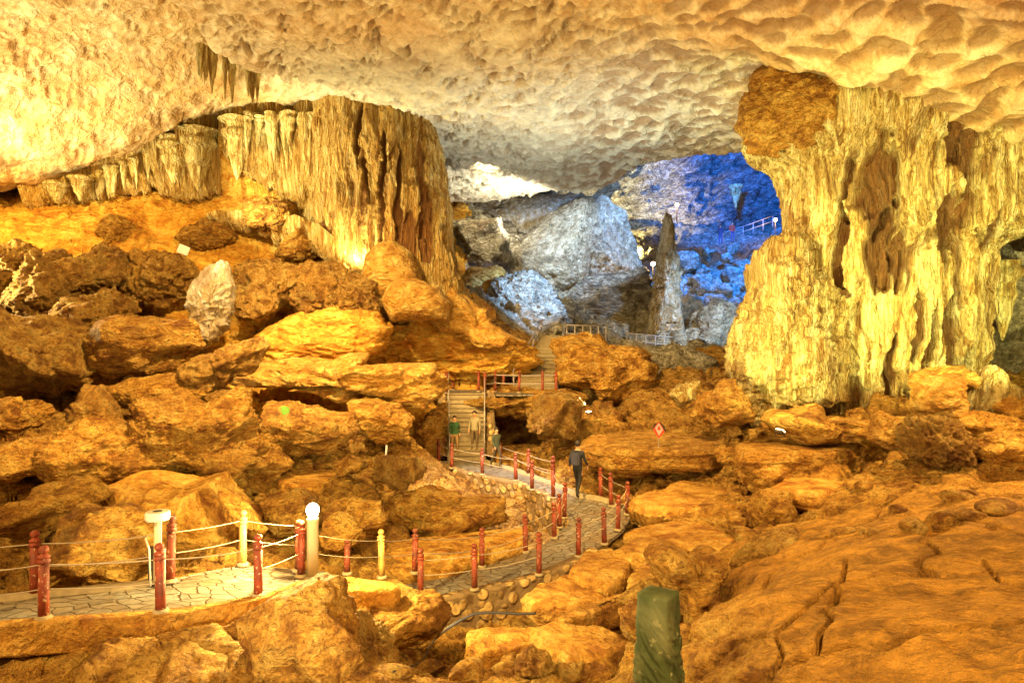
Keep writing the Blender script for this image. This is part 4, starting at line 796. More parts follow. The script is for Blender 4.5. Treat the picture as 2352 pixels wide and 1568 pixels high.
# ------------------------------------------------------------------ walkway, walls, stairs
def strip_mesh(name, S, mat, th, sub=14, sag=0):
    """closed slab following pairs of edge points"""
    A, B = [], []
    for (a, b), (c, d) in zip(S, S[1:]):
        for k in range(sub): t = k / sub; A.append(a + (c - a) * t); B.append(b + (d - b) * t)
    A.append(S[-1][0]); B.append(S[-1][1]); A = np.array(A); B = np.array(B)
    for Q in (A, B):
        for _ in range(14): Q[1:-1] = (Q[:-2] + 2 * Q[1:-1] + Q[2:]) / 4
    n = len(A); m = 14; V = []
    for j in range(m + 1):
        t = j / m; V.append(A + (B - A) * t)
    V = np.stack(V, 1).reshape(-1, 3); V[:, 2] += .025 * fbm(V * 1.6, 800, 3)
    Vb = V.copy(); Vb[:, 2] -= th
    f = grid_faces(n, m + 1); N = len(V)
    bi = np.concatenate([np.arange(m + 1), np.arange(1, n) * (m + 1) + m, (n - 1) * (m + 1) + np.arange(m - 1, -1, -1), np.arange(n - 2, 0, -1) * (m + 1)])
    b2 = np.roll(bi, -1); side = np.stack([bi, b2, b2 + N, bi + N], 1)
    o = link_mesh(name, np.vstack([V, Vb]), np.vstack([f, f[:, ::-1] + N, side]), mat, smooth=False)
    return o, A, B
pth1, A1, B1 = strip_mesh("walkway_path", plat3, M['pave'], .07); tag(pth1, kind='structure')
pth2, A2, B2 = strip_mesh("walkway_path", lower3, M['pave'], .07); tag(pth2, kind='structure')
def wall_strip(name, E, inward, top, bot, th, mat, label, seed, cat="wall"):
    """rough wall under a path edge: E edge points (n,3), inward unit offsets"""
    n = len(E); V = []; nv = 14
    for k in range(nv + 1): 
        t = k / nv; q = E.copy(); q[:, 2] = E[:, 2] - top + (-(bot - top)) * t; V.append(q - inward * .05)
    for k in range(3):
        q = E.copy(); q[:, 2] = E[:, 2] - (bot if k == 0 else top); 
        if k < 2: V.append(q + inward * th)
    V = np.array(V); m = len(V); Vf = V.reshape(-1, 3)
    dd = .10 * fbm(Vf * 1.4, seed, 3); f1, f2 = worley(Vf * 2.4, seed + 1); dd += .07 * sstep(.55, .1, f1)
    off = np.repeat(inward[None], m, 0).reshape(-1, 3); mask = (np.arange(len(Vf)) < (nv + 1) * n).astype(float)
    Vf = Vf - off * (dd * mask)[:, None]
    i = np.arange(m)[:, None]; j = np.arange(n - 1)[None]; i2 = (i + 1) % m
    f = np.stack([i * n + j, i * n + j + 1, i2 * n + j + 1, i2 * n + j], -1).reshape(-1, 4)
    o = link_mesh(name, Vf, f, mat); return tag(o, label, cat, None, 'thing')
def resample(E, step=.08):
    d = np.r_[0, np.cumsum(np.linalg.norm(np.diff(E, axis=0), axis=1))]; s = np.arange(0, d[-1], step)
    return np.stack([np.interp(s, d, E[:, k]) for k in range(3)], 1)
def inw(E, other):
    c = np.array([other[np.argmin(np.linalg.norm(other - e, axis=1))] - e for e in E]); c[:, 2] = 0
    c /= np.linalg.norm(c, axis=1, keepdims=True) + 1e-9
    for _ in range(6): c[1:-1] = (c[:-2] + c[1:-1] + c[2:]) / 3
    return c / (np.linalg.norm(c, axis=1, keepdims=True) + 1e-9)
E = resample(A1); wall_strip("kerb", E, inw(E, B1), -.02, .42, .16, M['slab'], "rough concrete edge along the front of the lamp-lit walkway", 820, "kerb")
E = resample(B1[:int(len(B1) * .5)]); E[:, 2] += 0; wall_strip("kerb", E, inw(E, A1), -.07, .3, .14, M['concrete'], "low concrete kerb along the back of the walkway, left of the white-topped lamp", 824, "kerb")
E = resample(A2[14:14 * 8]); wall_strip("retaining_wall", E, inw(E, B2), -.015, 1.0, .25, M['masonry'], "low rubble wall with round stones carrying the near edge of the path", 830)
iB = B2[int(14 * 8.2):]; E = resample(iB); wall_strip("retaining_wall", E, inw(E, A2), -.015, 1.5, .25, M['masonry'], "curved retaining wall under the far inner edge of the path bend", 840)
oA = A2[14 * 11:]; E = resample(oA); wall_strip("kerb", E, inw(E, B2), -.10, .5, .14, M['concrete'], "thin concrete kerb along the outer edge of the far bend", 850, "kerb")

def stairs(name, f0, f1, h0, h1, n, mat, label):
    bm = bmesh.new(); f0, f1, h0, h1 = map(Vector, (f0, f1, h0, h1))
    for i in range(n):
        a0 = f0.lerp(h0, i / n); a1 = f1.lerp(h1, i / n); b0 = f0.lerp(h0, (i + 1) / n); b1 = f1.lerp(h1, (i + 1) / n)
        zt = b0.z; zb = a0.z - .35
        nose = (b0 - a0); nose.z = 0; nose = nose.normalized() * .03
        pts = [a0 - nose, a1 - nose, b1 + Vector((0, .02, 0)), b0 + Vector((0, .02, 0))]
        dz = random.uniform(-.012, .012)
        lo = [bm.verts.new((p.x + (a0 - a1).normalized().x * 0, p.y, zb)) for p in pts]; hi = [bm.verts.new((p.x, p.y, zt + dz)) for p in pts]
        for k in range(4): bm.faces.new((lo[k], lo[(k + 1) % 4], hi[(k + 1) % 4], hi[k]))
        bm.faces.new(hi); bm.faces.new(lo[::-1])
        tp = [a0 - nose * 3, a1 - nose * 3, b1, b0]      # projecting tread
        lo = [bm.verts.new((p.x, p.y, zt + dz + .004)) for p in tp]; hi = [bm.verts.new((p.x, p.y, zt + dz + .045)) for p in tp]
        for k in range(4): bm.faces.new((lo[k], lo[(k + 1) % 4], hi[(k + 1) % 4], hi[k]))
        bm.faces.new(hi); bm.faces.new(lo[::-1])
    o = bm_obj(name, bm, mat); return tag(o, label, "stairs", None, 'thing')
stairs("stone_stairs", foot[0], foot[1], head[0], head[1], 14, M['concrete'], "steep straight stone stairs up to the landing in the picture's middle")
stairs("stone_stairs", ust[0], ust[1], uhd[0], uhd[1], 14, M['concrete'], "upper flight of stone stairs climbing beside the massive square boulder")
# side walls of the lower stairs
for sx, pa, pb, lab in ((-1, foot[0], head[0], "sloping stone side wall left of the steep stairs"), (1, foot[1], head[1], "sloping stone side wall right of the steep stairs")):
    n = 60; t = np.linspace(0, 1, n)[:, None]; E = pa + (pb - pa) * t; E[:, 0] += sx * .03; E[:, 2] += .16
    inn = np.tile(np.array((-sx * 1.0, 0, 0)), (n, 1)); E2 = E.copy(); E2[:, 0] += sx * .30
    o = wall_strip("stair_side_wall", E2, inn, 0, 1.9, .28, M['masonry'], lab, 860 + sx)
# landing
ld = [(P(985, 908, 31.0), P(985, 890, 33.2)), (P(1040, 906, 31.2), P(1040, 887, 33.4)), (P(1116, 906, 31.2), P(1116, 885, 33.5)), (P(1165, 905, 30.9), P(1165, 884, 33.6)), (P(1230, 900, 31.0), P(1240, 882, 33.6)), (P(1284, 893, 31.6), P(1290, 880, 33.6))]
ld = [(np.array((a[0], a[1], -2.38)), np.array((b[0], b[1], -2.36))) for a, b in ld]
lo_, LA, LB = strip_mesh("landing_path", ld, M['pave'], .1); tag(lo_, kind='structure')
R("rock_ledge", [(985,912),(1060,905),(1116,906),(1200,905),(1290,896),(1340,905),(1330,935),(1280,948),(1200,950),(1120,946),(1040,940),(990,934)], 31.8, 2.2, "thick rock shelf under the landing, roofing the dark cave mouth", "rock ledge", strata=1.4, k=.45, mat='boulder')
R("rock_wall", [(985,930),(1026,915),(1030,1000),(1010,1060),(960,1050),(950,980)], 29.6, 1.4, "rough rock buttress on the left of the steep stairs", "rock wall", mat='boulder')
# dark cave mouth: a real niche of rock with its own back and sides
R("rock_wall", [(1112,1010),(1112,940),(1180,935),(1330,940),(1360,1000),(1300,1040),(1180,1040)], 35.4, .8, "shadowed rock at the back of the dark cave mouth", "rock wall", mat='crusty')

# ------------------------------------------------------------------ posts and ropes
def make_post(mat, H):
    """shaft, collar, ball finial, foot as separate parts"""
    parts = []
    k = H / 1.05
    bm = bmesh.new(); lathe(bm, [(.115, 0), (.112, .03), (.085, .06)], 14); parts.append(("foot", bm, M['concrete']))
    bm = bmesh.new(); lathe(bm, [(.070, .03), (.068, .3 * k), (.066, .80 * k)], 16); parts.append(("shaft", bm, mat))
    bm = bmesh.new(); lathe(bm, [(.066, .80 * k), (.082, .81 * k), (.084, .835 * k), (.068, .85 * k), (.066, .87 * k), (.080, .88 * k), (.080, .90 * k), (.045, .92 * k), (.038, .945 * k)], 16); parts.append(("collar", bm, mat))
    bm = bmesh.new(); lathe(bm, [(.038, .94 * k), (.055, .958 * k), (.066, .985 * k), (.064, 1.01 * k), (.045, 1.04 * k), (.015, 1.052 * k)], 16); parts.append(("finial", bm, mat))
    return parts
ME = {}
def post(loc, label, group, kind='red', H=1.05, tilt=0):
    key = (kind, H)
    if key not in ME:
        ME[key] = []
        for nm, bm, mt in make_post(M['redpost'] if kind == 'red' else M['yelpost'], H):
            me = bpy.data.meshes.new(nm); bm.to_mesh(me); bm.free(); me.materials.append(mt)
            for p in me.polygons: p.use_smooth = len(p.vertices) == 4
            ME[key].append((nm, me))
    r = empty("railing_post", tuple(loc), label, "post", group); r.rotation_euler = (random.uniform(-.02, .02), tilt + random.uniform(-.025, .025), random.uniform(0, 3))
    for nm, me in ME[key]:
        o = bpy.data.objects.new(nm, me); col.objects.link(o); o.parent = r
    return r
GRP = "ball-topped posts along the cave walkway"
def rows(lst, label_fmt=None):
    out = []
    for u, v, z, kind, H, lab in lst:
        p = G(u, v, z); post(p, lab, GRP, kind, H); out.append(p)
    return out
front = rows([(-150,1450,-3.85,'red',1.05,"red post just outside the left of the front row"), (100,1421,-3.85,'red',1.02,"front red post nearest the left edge, at the walkway's front"), (369,1406,-3.87,'red',1.0,"front red post overlapping the white-topped lamp stand"),
              (593,1369,-4.0,'red',.98,"front red post between the pale yellow post and lamp column"), (692,1324,-4.07,'red',.98,"red post touching the left side of the lit lamp column")])
back = rows([(-140,1385,-3.85,'red',1.0,"rear red post just beyond the left edge"), (80,1370,-3.85,'red',1.0,"rear red post close behind the leftmost front post"), (391,1336,-3.88,'red',1.08,"dark red rear post just right of the white-topped lamp stand"),
             (557,1298,-3.98,'yel',.98,"pale yellow post at the back corner of the lamp-lit walkway"), (687,1312,-4.05,'red',.92,"salmon red post half hidden behind the one beside the lamp")])
nearr = rows([(966,1368,-5.6,'red',1.05,"orange-red near post at the start of lower path, overlapping another"), (1090,1354,-5.63,'red',1.05,"near orange-red post over the round-stone retaining wall"),
              (1238,1320,-5.6,'red',1.02,"near orange-red post where the retaining wall meets stones"), (1328,1278,-5.5,'red',1.0,"dark red post just above the pale-topped block"),
              (1388,1250,-5.42,'red',1.0,"dark red post right of the path, behind the pale-topped block"), (1419,1218,-5.3,'red',1.0,"dark red post on the outer side of the bend, under the crossing ropes")])
farr = rows([(797,1318,-5.1,'red',.75,"short dim red post behind the brightly lit yellow slab"), (877,1327,-4.95,'yel',1.02,"pale orange-yellow post standing right of the lamp column"), (953,1316,-5.2,'red',1.0,"dark red post at left start of the lower path's far side"),
             (1107,1302,-5.66,'red',1.0,"slim orange post on the far side, in front of the flat slab"), (1207,1268,-5.62,'red',1.02,"red post on the path's far side beside the wall's dark foot"),
             (1273,1236,-5.5,'red',1.0,"dark red post at the inner corner of the bend"), (1285,1212,-5.42,'red',1.0,"orange-red post just behind the inner corner post"), (1296,1190,-5.3,'red',1.08,"tall orange post at the innermost point of the bend")])
inner = rows([(1271,1144,-5.08,'red',1.25,"tall dark red post on the inner edge, left of the standing person"), (1222,1125,-5.03,'red',1.0,"slim red post on top of the curved retaining wall"),
              (1185,1104,-5.0,'red',1.0,"red post at the middle of the curved retaining wall"), (1108,1090,-5.0,'red',1.0,"red post over the left part of curved retaining wall"), (1038,1076,-5.0,'red',1.0,"red post on the leftmost end of the curved retaining wall"),
              (1008,1062,-5.0,'red',1.0,"dim red post at the turn left of the steep stairs"), (1018,1052,-5.0,'red',.9,"dim red post beside the foot of the steep stairs")])
outer = rows([(1441,1182,-5.15,'red',1.0,"outermost dark red post at the right of the bend"), (1404,1163,-5.1,'red',1.05,"dark red post behind the outermost one at the bend"), (1380,1145,-5.06,'red',1.0,"orange-red post right of the standing person"),
              (1272,1112,-5.0,'red',1.0,"red post on the outer path edge left of the standing person"), (1213,1092,-5.0,'red',1.0,"thin red post on the outer edge above the middle of wall"), (1150,1070,-5.0,'red',.95,"small red post on the outer edge near the steep stairs")])
land = []
for u, v, D, lab in ((992,902,31.1,"first red post from the left on the landing"), (1024,905,31.1,"red post at the head of the steep stairs, left side"), (1040,890,33.2,"rear red post on the landing, between the two at its left end"), (1099,896,32.2,"brown-red post mid landing, close beside the stair-head post"),
                  (1113,905,31.1,"red post at the head of the steep stairs, right side"), (1137,897,32,"red post right of the stair head on the landing"), (1157,892,32.8,"slim red post on the landing before the upper flight"),
                  (1192,898,31.4,"red post in front of the upper flight's lowest step, left"), (1246,894,31.6,"red post in front of the upper flight's lowest step, right"), (1277,892,31.8,"last red post on the landing, touching the massive square boulder")):
    p = P(u, v, D); p[2] = -2.37; post(p, lab, GRP, 'red', 1.0); land.append(p)
def rope(ptsl, hs, labels, sag=.05, r=.008, mat=None):
    for h, lab in zip(hs, labels):
        pts = []
        for a, b in zip(ptsl, ptsl[1:]):
            a = np.array(a) + (0, 0, h); b = np.array(b) + (0, 0, h); L_ = np.linalg.norm(b - a)
            for k in range(10):
                t = k / 10; q_ = a + (b - a) * t; q_[2] -= 4 * t * (1 - t) * sag * L_ * .5 * (1 + .3 * math.sin(a[0] * 7)); pts.append(q_)
        pts.append(np.array(ptsl[-1]) + (0, 0, h))
        bm = bmesh.new(); tube(bm, pts, r, 6); o = bm_obj("rope", bm, mat or M['rope'], smooth=True); tag(o, lab, "rope", None, 'thing')
rope(front, (.76, .42), ("upper rope along the front posts of the lamp-lit walkway", "lower rope along the front posts of the lamp-lit walkway"))
rope(back[:4] + [back[4]], (.80, .46), ("upper rope along the rear posts of the lamp-lit walkway", "lower rope along the rear posts of the lamp-lit walkway"))
rope([front[-1], farr[1], farr[2]], (.78, .45), ("upper rope from the lit lamp column past the orange-yellow post", "lower rope from the lit lamp column past the orange-yellow post"))
rope(nearr, (.78, .45), ("upper rope along the near posts of the lower path", "lower rope along the near posts of the lower path"), r=.010)
rope(farr[2:], (.78, .45), ("upper rope along the far-side posts of the lower path", "lower rope along the far-side posts of the lower path"), r=.010)
rope([nearr[-1]] + outer[:3], (.80, .45), ("upper rope round the outer posts of the bend", "lower rope round the outer posts of the bend"), r=.010)
rope([farr[-1]] + inner, (.78, .45), ("upper rope above the curved retaining wall", "lower rope above the curved retaining wall"), r=.011)
rope(outer[3:], (.78, .45), ("upper rope behind the far path, left of the standing person", "lower rope behind the far path, left of the standing person"), r=.011)
rope([land[0], land[1]], (.8, .45), ("upper rope at the left end of the landing", "lower rope at the left end of the landing"), r=.016)
rope([land[4], land[5], land[7], land[8], land[9]], (.8, .42), ("upper rail across the landing's front right side", "lower rail across the landing's front right side"), sag=.01, r=.03, mat=M['steelrail'])
def handrail(a, b, n, label, H=.95, lean=0, r=.025):
    root = empty("handrail", tuple(a), label, "handrail", None); a = Vector(a); b = Vector(b); d = b - a
    for h in (H, H * .5):
        bm = bmesh.new(); tube(bm, [(0, 0, h), tuple(d * .5 + Vector((0, 0, h - .03))), (d.x, d.y, d.z + h)], r, 6); bm_obj("rail", bm, M['steelrail'], root, smooth=True)
    for k in range(n):
        t = k / (n - 1); bm = bmesh.new(); q_ = d * t; tube(bm, [(q_.x, q_.y, q_.z - .1), (q_.x, q_.y, q_.z + H)], r * 1.2, 6); bm_obj("baluster", bm, M['steelrail'], root, smooth=True)
handrail(foot[0] + (.08, 0, .2), head[0] + (.08, 0, 0), 5, "pale handrail on the left side of the steep stairs")
handrail(foot[1] + (-.05, 0, .2), head[1] + (-.05, 0, 0), 5, "pale handrail on the right side of the steep stairs")
handrail(ust[0] + (-.05, 0, 0), uhd[0] + (-.05, 0, 0), 7, "pale handrail up the left of the upper flight", r=.035)
handrail(ust[1] + (-.1, 0, 0), uhd[1] + (-.05, 0, 0), 6, "pale handrail up the right of the upper flight, against the boulder", r=.03)
handrail(P(1302, 785, 38.5), P(1392, 785, 39.5), 6, "white railing crossing above the massive square boulder", r=.04)
handrail(P(1440, 800, 42), P(1590, 812, 43), 8, "white railing in front of the tall thin stalagmite's base", r=.028)
handrail(P(1660, 560, 60), P(1775, 520, 62), 6, "thin railing climbing the blue slope to the small lamp", r=.03)

# ------------------------------------------------------------------ lamps and other built things
b = G(718, 1326, -4.1); root = empty("bollard_lamp", tuple(b), "lit cream column lamp with a glowing globe, at the walkway's end", "lamp")
bm = bmesh.new(); lathe(bm, [(.17, 0), (.165, .03), (.125, .05)], 20); bm_obj("foot", bm, M['concrete'], root)
bm = bmesh.new(); lathe(bm, [(.10, .03), (.10, .99), (.108, 1.0), (.108, 1.03), (.06, 1.05)], 24); bm_obj("shaft", bm, M['cream'], root, smooth=True)
bm = bmesh.new(); lathe(bm, [(.05, 1.05), (.085, 1.09), (.11, 1.16), (.10, 1.23), (.055, 1.28), (.02, 1.29)], 20); bm_obj("globe", bm, M['bulb'], root, smooth=True)
point("lamp_light", tuple(b + (0.0, -.0, 1.45)), 1500, (1.0, .74, .26), .10)
b = G(362, 1343, -3.88); root = empty("mushroom_lamp", tuple(b), "unlit lamp with flat white ring top on a thin stand, behind front post", "lamp")
sc_ = b[1] / F
bm = bmesh.new(); lathe(bm, [(.09, 1.03), (.17, 1.04), (.185, 1.07), (.185, 1.15), (.17, 1.175), (.075, 1.18), (.07, 1.16)], 28); bm_obj("ring_top", bm, M['white'], root, smooth=False)
bm = bmesh.new(); lathe(bm, [(.069, 1.14), (.069, 1.181)], 20); bm_obj("socket", bm, M['darkmetal'], root)
bm = bmesh.new(); tube(bm, [(0, 0, 0), (0, 0, .45), (0, 0, 1.05)], [.07, .06, .05], 12); bm_obj("stem", bm, M['cream'], root, smooth=True)
bm = bmesh.new(); tube(bm, [(.10, -.1, 1.04), (.10, -.1, .62), (.16, -.1, .6), (.16, -.1, .02)], .018, 8); bm_obj("conduit", bm, M['white'], root, smooth=True)
bm = bmesh.new(); tube(bm, [(-.14, -.1, .78), (-.08, -.1, .60), (-.06, -.1, .02)], .015, 8); bm_obj("conduit", bm, M['white'], root, smooth=True)
bm = bmesh.new(); box(bm, (-.12, .05, .30), (.09, .07, .6)); box(bm, (-.12, .05, .02), (.34, .26, .04)); bm_obj("stand", bm, M['darkmetal'], root)

def floodlight(at, to, label, lens='lens', s=1.0):
    root = empty("flood_lamp", tuple(at), label, "floodlight"); d = (Vector(to) - Vector(at)).normalized(); q_ = d.to_track_quat('Z', 'Y').to_matrix().to_4x4()
    bm = bmesh.new(); box(bm, (0, 0, -.03), (.42 * s, .30 * s, .14 * s), bev=.02 * s); bmesh.ops.transform(bm, matrix=q_, verts=bm.verts); bm_obj("housing", bm, M['darkmetal'], root)
    bm = bmesh.new(); box(bm, (0, 0, .045 * s), (.36 * s, .24 * s, .012)); bmesh.ops.transform(bm, matrix=q_, verts=bm.verts); bm_obj("lens", bm, M[lens], root)
    bm = bmesh.new(); tube(bm, [(-.2 * s, 0, -.25 * s), (-.23 * s, 0, 0), (-.2 * s, 0, 0)], .015 * s, 6); tube(bm, [(.2 * s, 0, -.25 * s), (.23 * s, 0, 0), (.2 * s, 0, 0)], .015 * s, 6); box(bm, (0, 0, -.26 * s), (.44 * s, .12 * s, .02 * s)); bm_obj("bracket", bm, M['darkmetal'], root)
    return root
floodlight(P(1352, 946, 25.8), P(1250, 300, 24.5), "floodlight shining upwards on the ledge right of the cave mouth", s=.5)
floodlight(P(808, 632, 31.5), P(850, 400, 32.5), "floodlight at the foot of the left column beside the yellow dome")
floodlight(P(1792, 990, 19.2), P(1960, 620, 21), "floodlight on the ledge at the front of the right pillar's foot", s=.6)
floodlight(P(2196, 912, 18.8), P(2170, 600, 21), "floodlight among lumpy rocks at the right foot of the pillar")
for (u, v, D, lab) in ((1500, 606, 50, "tiny bright orange lamp left of the tall thin stalagmite"), (1555, 470, 62, "tiny bright lamp above the tall thin stalagmite's tip"), (1781, 505, 61, "tiny bright lamp at the top of the blue slope railing")):
    root = empty("small_lamp", tuple(P(u, v, D)), lab, "lamp")
    bm = bmesh.new(); bmesh.ops.create_icosphere(bm, subdivisions=2, radius=.16); bm_obj("bulb", bm, M['lensblue'], root, smooth=True)
    bm = bmesh.new(); tube(bm, [(0, .05, -1.6), (0, .05, -.1)], .05, 6); bm_obj("pole", bm, M['darkmetal'], root)
    point("lamp_light", tuple(P(u, v, D - .6)), 260, (1.0, .62, .28), .1)

# green covered box
def cloth_box():
    n = 160; rows_ = 110; bot = P(1515, 1600, 7.0)[2]; top = -2.62; cx, cy = P(1512, 1400, 7.12)[:2]
    w_, d_ = .175, .16; rz = math.radians(-36)
    per = []
    for k in range(n):
        a = 2 * math.pi * k / n; c, s = math.cos(a), math.sin(a); m_ = max(abs(c), abs(s)); r_ = (abs(c) ** 9 + abs(s) ** 9) ** (-1 / 9); per.append((c * r_, s * r_))
    per = np.array(per); V = []
    for i in range(rows_):
        t = i / (rows_ - 1); z = top + (bot - top) * t; g = 1 + .10 * t ** 2 + .10 * max(0, t - .75)
        V.append(np.stack([per[:, 0] * w_ * g, per[:, 1] * d_ * g, np.full(n, z)], 1))
    V = np.array(V).reshape(-1, 3); t = np.repeat(np.linspace(0, 1, rows_), n)
    fold = fbm(V * np.array((11, 11, 1.6)) + V[:, [2, 2, 0]] * np.array((6.0, 3.0, 0)), 950, 3, ridged=True)
    dv = (V[:, :2] / (np.linalg.norm(V[:, :2], axis=1, keepdims=True) + 1e-6)); V[:, :2] += dv * (fold * (.008 + .06 * t))[:, None]
    R2 = np.array(((math.cos(rz), -math.sin(rz)), (math.sin(rz), math.cos(rz)))); V[:, :2] = V[:, :2] @ R2.T
    # top cap rings
    caps = []
    base = V[:n].copy()
    for k, s in enumerate((.92, .6, .25, .02)):
        q_ = base.copy(); q_[:, :2] *= s; q_[:, 2] += .012 + .006 * k * (1 if k < 2 else .5); caps.insert(0, q_)
    V = np.vstack(caps + [V]); V[:, 0] += cx; V[:, 1] += cy
    return V, grid_faces(rows_ + 4, n, True)[:, ::-1]
V, f = cloth_box(); o = link_mesh("covered_box", V, f, M['green'], origin=np.array((V[:, 0].mean(), V[:, 1].mean(), V[:, 2].min()))); tag(o, "tall box draped in a creased green cloth, at the bottom of the picture", "covered box", None, 'thing')

# hose lying on the ground
hp = [(905,1546),(940,1534),(972,1522),(986,1490),(1000,1470),(1030,1448),(1062,1428),(1092,1414),(1140,1412),(1190,1416),(1240,1414)]
pts = []
for (u0, v0), (u1, v1) in zip(hp, hp[1:]):
    for k in range(6):
        u = u0 + (u1 - u0) * k / 6; v = v0 + (v1 - v0) * k / 6
        D = np.linspace(7, 14, 160); q_ = np.array([P(u, v, dd) for dd in D]); gz = ground_z(q_[:, 0], q_[:, 1]); hit = np.argmax(q_[:, 2] < gz + .12)
        pts.append(q_[hit] + (0, -.05, .05))
bm = bmesh.new(); pts = np.array(pts)
for _ in range(3): pts[1:-1] = (pts[:-2] + 2 * pts[1:-1] + pts[2:]) / 4
tube(bm, pts, .015, 8); o = bm_obj("hose", bm, M['hose'], smooth=True); tag(o, "dark hose curving over the ground below the retaining wall", "hose", None, 'thing')

# warning sign
D = 23.5; b = P(1513, 1052, D); root = empty("warning_sign", tuple(b), "small red and pink diamond sign on a thin pole, above the right rocks", "sign")
m_ = D / F
bm = bmesh.new(); tube(bm, [(0, 0, 0), (0, 0, 72 * m_)], .014, 6); bm_obj("pole", bm, M['steelrail'], root)
def poly_plate(pts, y, th, mat, name):
    bm = bmesh.new(); f_ = [bm.verts.new((x * m_, y, z * m_)) for x, z in pts]; g_ = [bm.verts.new((x * m_, y + th, z * m_)) for x, z in pts]
    bm.faces.new(f_); bm.faces.new(g_[::-1]); n = len(pts)
    for k in range(n): bm.faces.new((f_[k], g_[k], g_[(k + 1) % n], f_[(k + 1) % n]))
    bmesh.ops.recalc_face_normals(bm, faces=bm.faces); bm_obj(name, bm, mat, root)
poly_plate([(-16, 66), (-10, 80), (4, 82), (14, 74), (17, 60), (10, 62), (0, 66)], -.01, .02, M['darkmetal'], "backing")
poly_plate([(-14, 66), (0, 46), (13, 62), (0, 84)], -.04, .02, M['signred'], "panel")
poly_plate([(-9, 70), (0, 52), (9, 66), (0, 81)], -.047, .005, M['signpink'], "emblem_field")
poly_plate([(-4.5, 68), (0, 76), (4.5, 68), (0, 64)], -.054, .005, M['signred'], "emblem")

# small white block and tag on the slope, and a stake
o = None
bm = bmesh.new(); box(bm, (0, 0, .18), (.45, .25, .36), rz=.4, bev=.02); o = bm_obj("white_block", bm, M['paperwhite'], loc=tuple(P(418, 582, 30.2))); tag(o, "small white block lying on the orange slope", "block", None, 'thing'); o.rotation_euler = (.2, .5, 0)
bm = bmesh.new(); tube(bm, [(0, 0, 0), (.03, 0, .35)], .03, 6); o = bm_obj("white_stake", bm, M['paperwhite'], loc=tuple(P(886, 1048, 21.5))); tag(o, "short white stake stuck in the ground left of the steep stairs", "stake", None, 'thing')
def algae(host_word, u0, v0, ru, rv):
    """a thin film of algae grown on a boulder: a part of that boulder"""
    host = next(o for o in col.objects if o.get("label", "").startswith(host_word))
    me = host.data; n = len(me.vertices); co = np.empty(n * 3, np.float32); me.vertices.foreach_get("co", co); co = co.reshape(-1, 3) + np.array(host.location, np.float32)
    nr_ = np.empty(n * 3, np.float32); me.vertices.foreach_get("normal", nr_); nr_ = nr_.reshape(-1, 3)
    u = co[:, 0] / co[:, 1] * F + 1176; v = 784 - co[:, 2] / co[:, 1] * F
    inn = (((u - u0) / ru) ** 2 + ((v - v0) / rv) ** 2 + .8 * noise(co * 3, 33) < 1) & (nr_[:, 1] < .1)
    fs = [tuple(p.vertices) for p in me.polygons if all(inn[i] for i in p.vertices)]
    if not fs: return
    ids = sorted({i for f_ in fs for i in f_}); mp = {a: b_ for b_, a in enumerate(ids)}
    V = co[ids] + nr_[ids] * .012
    link_mesh("algae_patch", V, [[mp[i] for i in f_] for f_ in fs], M['moss'], parent=host, origin=np.array(host.location))
algae("broad wedge shaped boulder", 655, 942, 11, 13)

# ------------------------------------------------------------------ broken rocks on the blue slope
rng = np.random.RandomState(11)
cnt = 0
for i in range(90):
    u = rng.uniform(1565, 1850); v = rng.uniform(545, 835)
    if u > 1740 + (640 - v) * .35: continue
    if v < 560 + (1780 - u) * .10: continue
    D = np.interp(v, [540, 600, 700, 840], [61, 57, 50, 42]) - .5; s = rng.uniform(16, 44)
    n = rng.randint(5, 8); an = np.sort(rng.uniform(0, 2 * math.pi, n) + np.arange(n) * .0); an = (np.arange(n) + rng.uniform(-.3, .3, n)) / n * 2 * math.pi
    ol = [(u + s * math.cos(a) * rng.uniform(.75, 1.1), v + s * .8 * math.sin(a) * rng.uniform(.75, 1.1)) for a in an]
    R("rock_block", ol, D, s * D / F * .8, "broken grey block in the rockfall lit deep blue", "rock", mat='grey', facets=10, rough=.7, k=.5, group="broken blocks of the blue lit rockfall", stm=0, sub=4); cnt += 1
# loose stones along the path and in the hollows
spots = [(rng.uniform(-50, 900), rng.uniform(1060, 1330)) for _ in range(70)] + [(rng.uniform(1380, 2300), rng.uniform(980, 1240)) for _ in range(70)] + [(rng.uniform(860, 1480), rng.uniform(1400, 1560)) for _ in range(40)]
DD = np.linspace(7.5, 34, 500)
bv, bf, off = [], [], 0
d4, f4 = ico(3)
for (u, v) in spots:
    q_ = np.stack([(u - 1176) * DD / F, DD, -(v - 784) * DD / F], 1); gz = ground_z(q_[:, 0], q_[:, 1]); hit = np.argmax(q_[:, 2] < gz)
    if hit == 0: continue
    p = q_[hit]; d_ = np.sqrt((samples[:, 0] - p[0]) ** 2 + (samples[:, 1] - p[1]) ** 2) - samples[:, 3]
    if d_.min() < .35: continue
    s = rng.uniform(.06, .26) * (1 + p[1] / 30); A = d4 * np.array((s * rng.uniform(.8, 1.5), s * rng.uniform(.7, 1.2), s * rng.uniform(.4, .8)))
    rz = rng.uniform(0, 6); A = np.stack([A[:, 0] * math.cos(rz) - A[:, 1] * math.sin(rz), A[:, 0] * math.sin(rz) + A[:, 1] * math.cos(rz), A[:, 2]], 1)
    for k in range(5):
        n = rng.normal(size=3); n /= np.linalg.norm(n); tt = A @ n - s * rng.uniform(.4, .7); A -= np.maximum(tt, 0)[:, None] * n
    A = A + d4 * (.12 * s * fbm((A + p) * 6, 5, 3))[:, None] + p + (0, 0, s * .2)
    bv.append(A); bf.append(f4 + off); off += len(A)
o = link_mesh("rubble", np.vstack(bv), np.vstack(bf), M['boulder'], smooth=False); tag(o, kind='stuff')

